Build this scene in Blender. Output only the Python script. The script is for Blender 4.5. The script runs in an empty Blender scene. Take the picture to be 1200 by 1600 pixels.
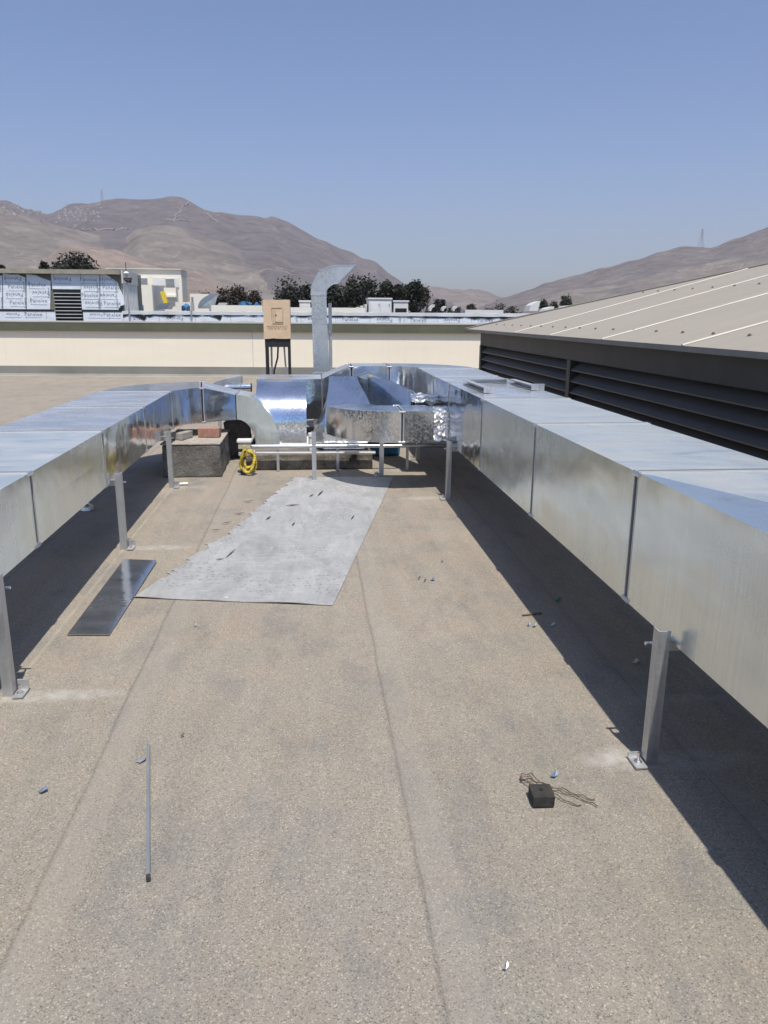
import bpy, bmesh, math, random
from mathutils import Vector, Matrix, noise
SC = bpy.context.scene
COL = SC.collection
R = math.radians

# ------------------------------------------------------------------ camera
CAM_H = 1.39
PITCH, YAW, ROLL, FPX = 0.25, 0.0976, 0.0066, 1192.3
fwd = Vector((math.sin(YAW)*math.cos(PITCH), math.cos(YAW)*math.cos(PITCH), -math.sin(PITCH)))
r0 = Vector((math.cos(YAW), -math.sin(YAW), 0)); u0 = r0.cross(fwd)
rgt = r0*math.cos(ROLL) + u0*math.sin(ROLL); upv = u0*math.cos(ROLL) - r0*math.sin(ROLL)
cd = bpy.data.cameras.new('camera'); cam = bpy.data.objects.new('camera', cd); COL.objects.link(cam)
cd.sensor_fit = 'HORIZONTAL'; cd.sensor_width = 36; cd.lens = 36*FPX/1200
cd.clip_start = 0.05; cd.clip_end = 20000
mw = Matrix((rgt, upv, -fwd)).transposed().to_4x4(); mw.translation = (0, 0, CAM_H)
cam.matrix_world = mw
SC.camera = cam

# ------------------------------------------------------------------ light
SUN_TO = Vector((0.07, -0.43, 1.0)).normalized()
SUN_EL = math.asin(SUN_TO.z); SUN_AZ = math.atan2(SUN_TO.x, SUN_TO.y)
w = bpy.data.worlds.new('World'); SC.world = w; w.use_nodes = True
nt = w.node_tree; nt.nodes.clear()
sky = nt.nodes.new('ShaderNodeTexSky'); sky.sky_type = 'NISHITA'; sky.sun_disc = False
sky.sun_elevation = SUN_EL; sky.sun_rotation = SUN_AZ
sky.altitude = 300; sky.air_density = 1.15; sky.dust_density = 1.6; sky.ozone_density = 1.6
bg = nt.nodes.new('ShaderNodeBackground'); bg.inputs[1].default_value = 0.095
wo = nt.nodes.new('ShaderNodeOutputWorld')
tint = nt.nodes.new('ShaderNodeMix'); tint.data_type = 'RGBA'; tint.blend_type = 'MULTIPLY'
tint.inputs[0].default_value = 1.0; tint.inputs[7].default_value = (.965, 1.095, 1.37, 1)
nt.links.new(sky.outputs[0], tint.inputs[6]); nt.links.new(tint.outputs[2], bg.inputs[0]); nt.links.new(bg.outputs[0], wo.inputs[0])
sl = bpy.data.lights.new('sun', 'SUN'); so = bpy.data.objects.new('sun', sl); COL.objects.link(so)
sl.energy = 5.0; sl.angle = R(0.53); sl.color = (1.0, 0.955, 0.87)
so.rotation_euler = SUN_TO.to_track_quat('Z', 'Y').to_euler(); so.location = (0, 0, 30)
SC.view_settings.view_transform = 'Standard'; SC.view_settings.look = 'None'
SC.view_settings.exposure = 0.0; SC.view_settings.gamma = 1.0
SC.cycles.max_bounces = 10; SC.cycles.glossy_bounces = 6; SC.cycles.volume_bounces = 0
SC.cycles.use_adaptive_sampling = True; SC.cycles.sample_clamp_indirect = 6

# ------------------------------------------------------------------ helpers
def ray(px, py): return fwd + rgt*((px-600)/FPX) - upv*((py-800)/FPX)
def at(px, py, Y):
    d = ray(px, py); return Vector((0, 0, CAM_H)) + d*(Y/d.y)
def atz(px, py, z=0.0):
    d = ray(px, py); return Vector((0, 0, CAM_H)) + d*((z-CAM_H)/d.z)

class NT:
    def __init__(s, name, rough=0.6, metal=0.0, col=(.5, .5, .5)):
        s.m = bpy.data.materials.new(name); s.m.use_nodes = True; s.t = s.m.node_tree
        s.b = s.t.nodes['Principled BSDF']
        s.b.inputs['Base Color'].default_value = (*col, 1); s.b.inputs['Roughness'].default_value = rough
        s.b.inputs['Metallic'].default_value = metal
    def n(s, typ, **kw):
        nd = s.t.nodes.new(typ)
        for k, v in kw.items():
            if k in nd.inputs.keys(): nd.inputs[k].default_value = v
            else: setattr(nd, k, v)
        return nd
    def l(s, a, b): s.t.links.new(a, b)
    def pos(s, sc=(1, 1, 1), rot=(0, 0, 0)):
        g = s.n('ShaderNodeNewGeometry'); mp = s.n('ShaderNodeMapping'); mp.inputs['Scale'].default_value = sc
        mp.inputs['Rotation'].default_value = rot
        s.l(g.outputs['Position'], mp.inputs['Vector']); return mp.outputs[0]
    def noise(s, vec, scale, detail=3, rough=0.55, dist=0.0):
        nd = s.n('ShaderNodeTexNoise'); nd.inputs['Scale'].default_value = scale; nd.inputs['Detail'].default_value = detail
        nd.inputs['Roughness'].default_value = rough; nd.inputs['Distortion'].default_value = dist
        s.l(vec, nd.inputs['Vector']); return nd.outputs['Fac']
    def vor(s, vec, scale, feat='F1'):
        nd = s.n('ShaderNodeTexVoronoi'); nd.feature = feat; nd.inputs['Scale'].default_value = scale
        s.l(vec, nd.inputs['Vector']); return nd
    def ramp(s, fac, stops):
        nd = s.n('ShaderNodeValToRGB'); e = nd.color_ramp.elements
        while len(e) < len(stops): e.new(0.5)
        for el, (p, c) in zip(e, stops):
            el.position = p; el.color = (c, c, c, 1) if not hasattr(c, '__len__') else (*c, 1)
        s.l(fac, nd.inputs[0]); return nd.outputs[0]
    def math(s, op, a, b=None, c=None, clamp=False):
        nd = s.n('ShaderNodeMath'); nd.operation = op; nd.use_clamp = clamp
        for i, v in enumerate((a, b, c)):
            if v is None: continue
            if isinstance(v, (int, float)): nd.inputs[i].default_value = v
            else: s.l(v, nd.inputs[i])
        return nd.outputs[0]
    def mix(s, fac, a, b, typ='MIX'):
        nd = s.n('ShaderNodeMix'); nd.data_type = 'RGBA'; nd.blend_type = typ
        for k, v in (('Factor', fac), ('A', a), ('B', b)):
            sock = nd.inputs[0] if k == 'Factor' else nd.inputs[6 if k == 'A' else 7]
            if isinstance(v, (int, float)): sock.default_value = v
            elif isinstance(v, tuple): sock.default_value = (*v, 1)
            else: s.l(v, sock)
        return nd.outputs[2]
    def bump(s, h, strength=0.3, dist=0.01, prev=None):
        nd = s.n('ShaderNodeBump'); nd.inputs['Strength'].default_value = strength; nd.inputs['Distance'].default_value = dist
        s.l(h, nd.inputs['Height'])
        if prev: s.l(prev, nd.inputs['Normal'])
        return nd.outputs[0]
    def out(s, col=None, rough=None, nrm=None, metal=None):
        if col is not None: s.l(col, s.b.inputs['Base Color'])
        if rough is not None: s.l(rough, s.b.inputs['Roughness'])
        if nrm is not None: s.l(nrm, s.b.inputs['Normal'])
        if metal is not None: s.l(metal, s.b.inputs['Metallic'])
        return s.m

def plain(name, col, rough=0.6, metal=0.0, var=0.12, scale=6.0, bump=0.0, bscale=40):
    t = NT(name, rough, metal, col); p = t.pos()
    f = t.noise(p, scale, 4)
    c = t.ramp(f, [(0.3, tuple(x*(1-var) for x in col)), (0.7, tuple(min(1, x*(1+var)) for x in col))])
    nrm = t.bump(t.noise(p, bscale, 4), bump, 0.01) if bump else None
    return t.out(c, None, nrm)

def galv(name, base=(.62, .64, .66), r_lo=.12, r_hi=.3, spangle=.5, wave=.12, dust=.18, sp_scale=70, top=.66, tilt=.05, clean=False, dcol=(.52, .495, .45)):
    t = NT(name, .2, 1.0, base); p = t.pos()
    v = t.vor(p, sp_scale); sep = t.n('ShaderNodeSeparateColor'); t.l(v.outputs['Color'], sep.inputs[0])
    big = t.noise(p, 2.4, 3)
    patch = t.ramp(big, [(.44, 0.04), (.60, 1.0)])
    spf = t.math('MULTIPLY', sep.outputs[0], patch)
    col = t.mix(t.math('MULTIPLY', spf, spangle), base, tuple(x*.55 for x in base))
    dm = t.noise(t.pos((2.2, .8, 2.6)), 1.6, 4, .55, .3)
    gz = t.n('ShaderNodeNewGeometry'); nz = t.n('ShaderNodeSeparateXYZ'); t.l(gz.outputs['True Normal'], nz.inputs[0])
    upf = t.ramp(nz.outputs[2], [(.55, 0.0), (.95, 1.0)])
    wipe = t.noise(t.pos((.9, 2.6, 1), (0, 0, .3)), 1.9, 6, .66, 1.6)
    if clean:                                    # one cross-broken panel triangle has been wiped clean of dust
        px_ = t.n('ShaderNodeSeparateXYZ'); t.l(p, px_.inputs[0])
        lim = t.math('MULTIPLY', t.math('SUBTRACT', 2.46, px_.outputs[1]), .47)
        lim = t.math('ADD', lim, t.math('MULTIPLY', t.math('SUBTRACT', t.noise(p, 9, 4), .5), .04))
        inside = t.math('LESS_THAN', t.math('SUBTRACT', px_.outputs[0], 1.111), lim)
        upf = t.math('MULTIPLY', upf, t.math('SUBTRACT', 1.0, t.math('MULTIPLY', inside, .86)))
    settle = t.math('MULTIPLY', upf, t.ramp(wipe, [(.30, .30), (.55, .62), (.75, 1.0)]))
    dmask = t.math('MULTIPLY', t.ramp(dm, [(.30, 0.0), (.72, 1.0)]), dust)
    dmask = t.math('MAXIMUM', dmask, t.math('MULTIPLY', settle, top))
    col = t.mix(dmask, col, dcol)
    metal = t.math('SUBTRACT', 1.0, t.math('MULTIPLY', dmask, .9))
    rr = t.math('MULTIPLY_ADD', t.noise(t.pos((3, .9, 1.6)), 1.7, 4, .6), (r_hi-r_lo), r_lo)
    rr = t.math('ADD', rr, t.math('MULTIPLY', sep.outputs[1], .07*spangle))
    rr = t.math('ADD', rr, t.math('MULTIPLY', dmask, .4))
    b1 = t.bump(t.noise(p, 3.2, 2, .4), wave, .12)
    # each zinc crystal tips the surface a little its own way
    sb = t.n('ShaderNodeVectorMath'); sb.operation = 'SUBTRACT'; sb.inputs[1].default_value = (.5, .5, .5); t.l(v.outputs['Color'], sb.inputs[0])
    sc_ = t.n('ShaderNodeVectorMath'); sc_.operation = 'SCALE'; t.l(sb.outputs[0], sc_.inputs[0]); t.l(t.math('MULTIPLY', patch, tilt), sc_.inputs['Scale'])
    ad = t.n('ShaderNodeVectorMath'); ad.operation = 'ADD'; t.l(b1, ad.inputs[0]); t.l(sc_.outputs[0], ad.inputs[1])
    nm = t.n('ShaderNodeVectorMath'); nm.operation = 'NORMALIZE'; t.l(ad.outputs[0], nm.inputs[0]); b2 = nm.outputs[0]
    br_ = t.noise(t.pos((60, 60, 1.2)), 2.0, 3, .6)          # faint vertical rolling marks
    col = t.mix(1.0, col, t.ramp(br_, [(.3, .92), (.7, 1.06)]), 'MULTIPLY')
    rr = t.math('ADD', rr, t.math('MULTIPLY', t.math('SUBTRACT', br_, .5), .10))
    return t.out(col, rr, b2, metal)

M = {}
M['galv'] = galv('galvanised_sheet', base=(.70, .74, .78), r_lo=.04, r_hi=.16, dust=.06, tilt=.04, sp_scale=90)
M['galv_worn'] = galv('worn_galvanised_sheet', base=(.80, .865, .85), r_lo=.08, r_hi=.32, spangle=.12, wave=.10, dust=.22, tilt=.02)
M['galv_dusty'] = galv('dusty_galvanised_sheet', base=(.80, .865, .85), r_lo=.08, r_hi=.32, spangle=.12, wave=.10, dust=.22, tilt=.02, top=.86, dcol=(.32, .298, .255))
M['galv_wiped'] = galv('half_wiped_galvanised_sheet', top=.86, dcol=(.32, .298, .255), base=(.80, .865, .86), r_lo=.08, r_hi=.32, spangle=.12, wave=.10, dust=.22, tilt=.02, clean=True)
M['galv_bright'] = galv('bright_spangled_sheet', base=(.80, .83, .87), r_lo=.06, r_hi=.16, spangle=.85, wave=.045, dust=.03, sp_scale=95, top=.10, tilt=.075)
M['galv_dull'] = galv('dull_spangled_sheet', base=(.70, .70, .69), r_lo=.30, r_hi=.42, spangle=.7, wave=.05, dust=.05, sp_scale=80, tilt=.16)
M['steel'] = galv('galvanised_steel_angle', base=(.55, .56, .58), r_lo=.3, r_hi=.5, spangle=.3, wave=.03, dust=.35)
M['rod'] = plain('dull_zinc_rod', (.46, .48, .47), .35, .7)
M['plate'] = galv('dark_steel_plate', base=(.74, .78, .84), r_lo=.04, r_hi=.12, spangle=.1, wave=.03, dust=.12, top=.12)
M['lip'] = plain('glint_toned_zinc_lip', (.52, .52, .51), .4, .5)  # pale tone stands in for the sun glint along the raised lips
M['gasket'] = plain('black_gasket', (.02, .02, .022), .8)
M['bolt'] = plain('zinc_bolt', (.7, .7, .7), .3, 1.0)
M['black'] = plain('black_painted_steel', (.018, .018, .02), .5)
M['blackhole'] = plain('dark_opening', (.012, .012, .013), .9)
M['yellow'] = plain('yellow_corrugated_hose', (.50, .38, .05), .5, var=.6, scale=22)
M['yellowflat'] = plain('yellow_paint', (.8, .58, .02), .5)
M['redbrick'] = plain('red_clay_brick', (.31, .165, .12), .9, var=.25, scale=30, bump=.4, bscale=120)
M['greyblock'] = plain('grey_mortar_block', (.30, .28, .25), .9, var=.3, scale=30, bump=.5, bscale=90)
M['white'] = plain('white_paint', (.66, .66, .64), .5, var=.05, scale=2)
M['pvc'] = plain('white_plastic_pipe', (.72, .70, .66), .4, var=.06)
M['bone'] = plain('cream_painted_box', (.44, .41, .35), .6)
M['bluetarp'] = plain('blue_plastic', (.05, .17, .33), .5, var=.4, scale=8)
M['green'] = plain('green_glass', (.02, .16, .06), .2)
M['scrapblue'] = galv('blue_film_offcut', base=(.42, .52, .66), r_lo=.2, r_hi=.35, dust=.1, top=.35)
M['scrap'] = galv('sheet_offcut', base=(.6, .6, .6), r_lo=.2, r_hi=.4, dust=.3)
M['wire'] = plain('rusty_tie_wire', (.12, .07, .045), .7, var=.3, scale=80)
M['darkwood'] = plain('soot_black_block', (.032, .029, .026), .9, var=.5, scale=30, bump=.4, bscale=150)
M['ink'] = plain('printed_ink', (.20, .22, .28), .7)
M['brownink'] = plain('brown_ink', (.14, .07, .035), .8)

# roof membrane -------------------------------------------------------------
def floor_mat():
    t = NT('mineral_roof_membrane', .92); p = t.pos()
    sx = t.n('ShaderNodeSeparateXYZ'); t.l(p, sx.inputs[0]); X, Y = sx.outputs[0], sx.outputs[1]
    g1 = t.vor(p, 290); s1 = t.n('ShaderNodeSeparateColor'); t.l(g1.outputs['Color'], s1.inputs[0])
    g2 = t.noise(p, 420, 2, .7)
    base = t.ramp(t.noise(p, .9, 5, .6), [(.3, (.243, .218, .178)), (.7, (.279, .251, .208))])
    # granule speckle
    sp = t.ramp(s1.outputs[0], [(0.0, .50), (.10, .74), (.25, .94), (.75, 1.03), (.92, 1.2), (1.0, 1.65)])
    col = t.mix(1.0, base, sp, 'MULTIPLY')
    fine = t.ramp(g2, [(.3, .8), (.7, 1.18)])
    col = t.mix(1.0, col, fine, 'MULTIPLY')
    hue = t.noise(t.pos((1.4, .9, 1), (0, 0, .3)), 3.1, 5, .62)
    col = t.mix(1.0, col, t.ramp(hue, [(.32, (.93, .96, .965)), (.5, (1.0, 1.0, 1.0)), (.68, (1.04, 1.0, .965))]), 'MULTIPLY')
    # warmer tint farther along the roof, greyer near part, border broken by noise
    dy = t.math('ADD', Y, t.math('MULTIPLY', t.math('SUBTRACT', t.noise(p, 1.6, 4), .5), 1.6))
    dy = t.math('MULTIPLY_ADD', dy, .5, -.75, clamp=True)
    col = t.mix(dy, col, t.mix(1.0, col, (1.125, 1.075, 1.03), 'MULTIPLY'))
    # bald blue-grey patches
    bm = t.noise(t.pos((1.1, .6, 1)), 3.4, 8, .74)
    bmk = t.ramp(bm, [(.50, 0.0), (.66, .75)])
    bmk = t.math('MULTIPLY', bmk, t.ramp(s1.outputs[2], [(.3, 1.0), (.65, .2)]))
    col = t.mix(bmk, col, (.125, .130, .134))
    # long streaks along the rolls
    stx = t.noise(t.pos((5, .35, 1)), 2.0, 4, .6)
    col = t.mix(1.0, col, t.ramp(stx, [(.3, .93), (.7, 1.06)]), 'MULTIPLY')
    # lap seams every roll width, wobbling
    wob = t.math('MULTIPLY', t.math('SUBTRACT', t.noise(t.pos((.2, .9, 1)), 1.5, 3), .5), .028)
    xs = t.math('ADD', t.math('SUBTRACT', X, .262), wob)
    u = t.math('FRACT', t.math('ADD', t.math('DIVIDE', xs, .958), 20.5))
    d = t.math('MULTIPLY', t.math('SUBTRACT', u, .5), .958)     # metres from seam
    ad = t.math('ABSOLUTE', d)
    thick = t.math('MULTIPLY_ADD', t.noise(p, 3.5, 3), .022, .002)
    line = t.math('SUBTRACT', 1.0, t.math('DIVIDE', ad, thick), clamp=True)
    line = t.math('MULTIPLY', line, .30)
    col = t.mix(line, col, (.08, .075, .065))
    band = t.math('MULTIPLY', t.ramp(t.math('MULTIPLY_ADD', d, 5.0, .5), [(.5, 0.0), (.52, .6), (.97, .5), (1.0, 0.0)]), .40)
    col = t.mix(band, col, (.30, .28, .24))
    # cross laps far away
    vy = t.math('FRACT', t.math('MULTIPLY', t.math('ADD', Y, .21), 1/.96))
    cl = t.math('LESS_THAN', vy, .016)
    far = t.math('GREATER_THAN', Y, 6.72)
    cl = t.math('MULTIPLY', t.math('MULTIPLY', cl, far), .5)
    col = t.mix(cl, col, (.10, .09, .08))
    # chalk line by the left supports
    cx = t.math('ABSOLUTE', t.math('ADD', t.math('ADD', X, 1.155), t.math('MULTIPLY', wob, .6)))
    ck = t.math('SUBTRACT', 1.0, t.math('DIVIDE', cx, .012), clamp=True)
    ck = t.math('MULTIPLY', ck, t.ramp(t.noise(t.pos((1, 2, 1)), 4, 4), [(.35, .2), (.6, .8)]))
    ck = t.math('MULTIPLY', ck, t.math('LESS_THAN', Y, 6.6))
    col = t.mix(ck, col, (.36, .335, .27))
    # drilling dust left around the anchor feet
    for (x, y, rx, ry, a) in ((-.98, 2.72, .30, .055, .85), (-.95, 4.63, .25, .06, .8), (-1.0, 6.38, .18, .06, .6), (1.0, 2.13, .16, .08, .9), (1.22, 2.1, .25, .07, .5),
                              (.88, 5.84, .2, .07, .7), (.35, 6.36, .5, .07, .5), (.8, 7.0, .3, .1, .4), (1.35, 2.5, .25, .05, .45)):
        ex = t.math('POWER', t.math('DIVIDE', t.math('SUBTRACT', X, x), rx), 2.0)
        ey = t.math('POWER', t.math('DIVIDE', t.math('SUBTRACT', Y, y), ry), 2.0)
        g = t.math('SUBTRACT', 1.0, t.math('ADD', ex, ey), clamp=True)
        g = t.math('MULTIPLY', g, t.math('MULTIPLY', t.ramp(t.noise(p, 14, 4, .65), [(.35, .1), (.62, 1)]), a))
        col = t.mix(g, col, (.42, .40, .365))
    h = t.math('ADD', t.math('MULTIPLY', s1.outputs[1], .5), g2)
    n1 = t.bump(h, .35, .004)
    step = t.ramp(t.math('MULTIPLY_ADD', d, 12.0, .5), [(.42, 0.0), (.5, 1.0), (1.0, .5)])
    n2 = t.bump(step, .45, .006, n1)
    n3 = t.bump(t.noise(p, 2.2, 3), .12, .06, n2)
    return t.out(col, None, n3)
M['floor'] = floor_mat()

def concrete(name, col=(.3, .27, .23), dark=(.1, .095, .085), streaks=0.0):
    t = NT(name, .93); p = t.pos()
    f = t.noise(p, 5, 6, .7); g = t.noise(p, 60, 4, .7)
    c = t.ramp(f, [(.3, dark), (.55, col), (.8, tuple(min(1, x*1.2) for x in col))])
    c = t.mix(1.0, c, t.ramp(g, [(.3, .65), (.7, 1.25)]), 'MULTIPLY')
    return t.out(c, None, t.bump(g, .7, .012, t.bump(f, .4, .03)))
M['conc'] = concrete('rough_grey_concrete', (.155, .145, .13), (.065, .058, .05))
M['block_top_lit'] = concrete('sunlit_toned_concrete', (.38, .335, .28), (.32, .28, .23))  # block top in a paler tone, high sun put into the colour
M['stone'] = concrete('stained_curb_mortar', (.21, .185, .155), (.055, .045, .035))

def wall_mat():
    t = NT('cream_painted_render', .85); p = t.pos()
    c = t.ramp(t.noise(t.pos((.6, .6, 3)), 1.2, 5, .6), [(.3, (.775, .70, .565)), (.7, (.815, .74, .60))])
    dr = t.ramp(t.noise(t.pos((6, 6, .35)), 2, 4, .6), [(.5, 1.0), (.85, .95)])
    return t.out(t.mix(1.0, c, dr, 'MULTIPLY'), None, t.bump(t.noise(p, 90, 3), .12, .004))
M['cream'] = wall_mat()
M['olive'] = plain('olive_green_coping', (.095, .095, .06), .6, var=.15, scale=3)
M['olivetop'] = plain('pale_coping_top', (.40, .39, .34), .7, var=.1, scale=2)
M['upturn'] = plain('grey_membrane_upturn', (.22, .21, .185), .9, var=.16, scale=1.3, bump=.2, bscale=200)

def wrap_mat():
    t = NT('printed_panel_film', .35); p = t.pos()
    f = t.noise(p, 2.5, 5, .6)
    c = t.ramp(f, [(.3, (.68, .72, .77)), (.7, (.77, .80, .83))])
    return t.out(c, None, t.bump(t.noise(p, 5, 4, .6), .35, .05))
M['wrap'] = wrap_mat()
M['capfilm'] = plain('pale_capping_film', (.60, .61, .61), .4, var=.12, scale=2, bump=.2, bscale=6)
M['slab'] = concrete('weathered_concrete_slab', (.36, .32, .25), (.26, .23, .18))
M['oliveplain'] = plain('grey_green_render', (.17, .165, .12), .9)
M['greypanel'] = plain('grey_ribbed_panel', (.66, .67, .64), .7, var=.08)
M['whitebuild'] = plain('off_white_render', (.78, .73, .62), .85, var=.05, scale=.5)
M['greyshade'] = plain('grey_and_shaded_side_render', (.52, .51, .48), .85, var=.05, scale=.5)  # on the building side walls this grey stands in for shade
M['glass'] = plain('dull_window_glass', (.22, .24, .27), .12)
M['hvacwhite'] = plain('white_enamel_casing', (.62, .61, .59), .45, var=.05)
M['hood'] = plain('grey_sheet_hood', (.32, .36, .41), .35, .6)

def roof_mat():
    t = NT('sand_coloured_metal_roof', .55); p = t.pos()
    c = t.ramp(t.noise(t.pos((.5, 2, 1)), 1.5, 5, .6), [(.3, (.315, .277, .218)), (.7, (.345, .304, .242))])
    sp = t.ramp(t.noise(p, 18, 5, .7), [(.68, 0.0), (.8, .35)])
    c = t.mix(sp, c, (.25, .2, .15))
    return t.out(c, None, t.bump(t.noise(p, 1.5, 2), .06, .05))
M['roof'] = roof_mat()
M['roofseam'] = plain('pale_sealant_strip', (.56, .515, .44), .7, var=.08)
M['rooftrim'] = plain('dull_flashing', (.20, .185, .16), .55)
M['charcoal'] = plain('charcoal_painted_metal', (.038, .036, .034), .55, var=.25, scale=2.5, bump=.05)
M['louver'] = plain('dark_louver_blade', (.115, .098, .080), .55, var=.12, scale=1.5)
M['screw'] = plain('rusty_roof_screw', (.2, .13, .08), .7)

def card_mat():
    t = NT('brown_cardboard', .9); p = t.pos()
    c = t.ramp(t.noise(p, 9, 5, .6), [(.3, (.56, .415, .275)), (.7, (.64, .485, .335))])
    return t.out(c, None, t.bump(t.noise(p, 14, 3), .25, .02))
M['card'] = card_mat()

def sheet_mat():
    t = NT('grey_roofing_sheet', .55); p = t.pos()
    f = t.noise(t.pos((1.6, .7, 1), (0, 0, .22)), 3.0, 6, .65, .8)
    c = t.ramp(f, [(.25, (.26, .258, .25)), (.45, (.325, .322, .312)), (.7, (.40, .395, .385)), (.85, (.48, .475, .46))])
    ws = t.noise(t.pos((3.2, .8, 1), (0, 0, .55)), 2.6, 6, .7, 1.4)
    c = t.mix(1.0, c, t.ramp(ws, [(.32, .86), (.5, 1.0), (.66, 1.10)]), 'MULTIPLY')  # diagonal streaks put the wrinkles' light and shade into the colour
    dots = t.ramp(t.vor(p, 36).outputs['Distance'], [(.20, 0.0), (.30, 1.0)])
    area = t.ramp(t.noise(p, 2.4, 3), [(.46, 1.0), (.56, 0.0)])
    dmk = t.math('MULTIPLY', t.math('SUBTRACT', 1.0, dots), t.math('SUBTRACT', 1.0, area))
    c = t.mix(t.math('MULTIPLY', dmk, .7), c, (.15, .145, .14))
    wh = t.ramp(t.noise(p, 26, 3, .5), [(.70, 0.0), (.74, .7)])
    c = t.mix(wh, c, (.62, .61, .59))
    n = t.bump(f, .5, .03); n = t.bump(t.noise(t.pos((1.2, 4.5, 1), (0, 0, -.9)), 4, 5, .6, 1.0), .6, .02, n)
    return t.out(c, None, n)
M['sheet'] = sheet_mat()
M['crack'] = plain('dark_tear', (.04, .04, .042), .9)

def foil_mat():
    t = NT('crumpled_foil_tape', .14, 1.0, (.82, .82, .82)); p = t.pos()
    v = t.vor(p, 38); h = t.math('ADD', v.outputs['Distance'], t.noise(p, 60, 3))
    return t.out(None, None, t.bump(h, .9, .02))
M['foil'] = foil_mat()

def hill_mat():
    t = NT('dry_desert_hillside', .97); p = t.pos((.001, .001, .001))
    sz = t.n('ShaderNodeSeparateXYZ'); t.l(p, sz.inputs[0])
    f = t.noise(p, 5, 8, .62)
    c = t.ramp(f, [(.32, (.140, .121, .100)), (.5, (.176, .153, .127)), (.68, (.213, .185, .153))])
    at_ = t.n('ShaderNodeAttribute'); at_.attribute_name = 'zone'
    zn = t.math('ADD', at_.outputs['Fac'], t.math('MULTIPLY', t.math('SUBTRACT', t.noise(p, 11, 6, .65), .5), .5))
    c = t.mix(t.ramp(zn, [(.30, .80), (.47, 0.0)]), c, (.100, .090, .092))
    c = t.mix(t.ramp(zn, [(.62, 0.0), (.95, .55)]), c, (.255, .185, .142))
    hi = t.math('ADD', sz.outputs[2], t.math('MULTIPLY', t.math('SUBTRACT', f, .5), .25))
    c = t.mix(t.ramp(hi, [(.24, 0.0), (.40, .3)]), c, (.105, .092, .088))
    gul = t.noise(t.pos((.006, .006, .0012)), 3, 6, .65, 1.0)
    c = t.mix(1.0, c, t.ramp(gul, [(.35, .76), (.62, 1.15)]), 'MULTIPLY')
    fd = t.noise(t.pos((.022, .022, .010)), 1.0, 7, .7, .5)
    c = t.mix(1.0, c, t.ramp(fd, [(.32, .72), (.5, 1.0), (.7, 1.22)]), 'MULTIPLY')
    path = t.math('ABSOLUTE', t.math('SUBTRACT', t.noise(p, 2.6, 5, .55), .52))
    pm = t.ramp(path, [(0.0, .55), (.0035, 0.0)])
    c = t.mix(pm, c, (.36, .30, .24))
    n = t.bump(t.noise(t.pos((.01, .01, .01)), 2, 8, .65), .8, 18)
    return t.out(c, None, n)
M['hill'] = hill_mat()
M['hillpath'] = plain('pale_dirt_track', (.235, .205, .175), .95)
def ground_mat():
    t = NT('dry_town_ground', .95); p = t.pos((.02, .02, .02))
    return t.out(t.ramp(t.noise(p, 3, 6), [(.3, (.16, .14, .11)), (.7, (.26, .225, .18))]))
M['ground'] = ground_mat()
def leaf(name, c):
    t = NT(name, .7); p = t.pos()
    return t.out(t.ramp(t.noise(p, .9, 4), [(.3, tuple(x*.55 for x in c)), (.7, tuple(x*1.5 for x in c))]))
M['leaf_dark'] = leaf('dark_foliage', (.016, .020, .012))
M['leaf_brown'] = leaf('dry_brown_foliage', (.042, .032, .024))
M['leaf_mid'] = leaf('dusty_green_foliage', (.040, .046, .028))
M['bark'] = plain('grey_bark', (.09, .07, .055), .9)

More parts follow.
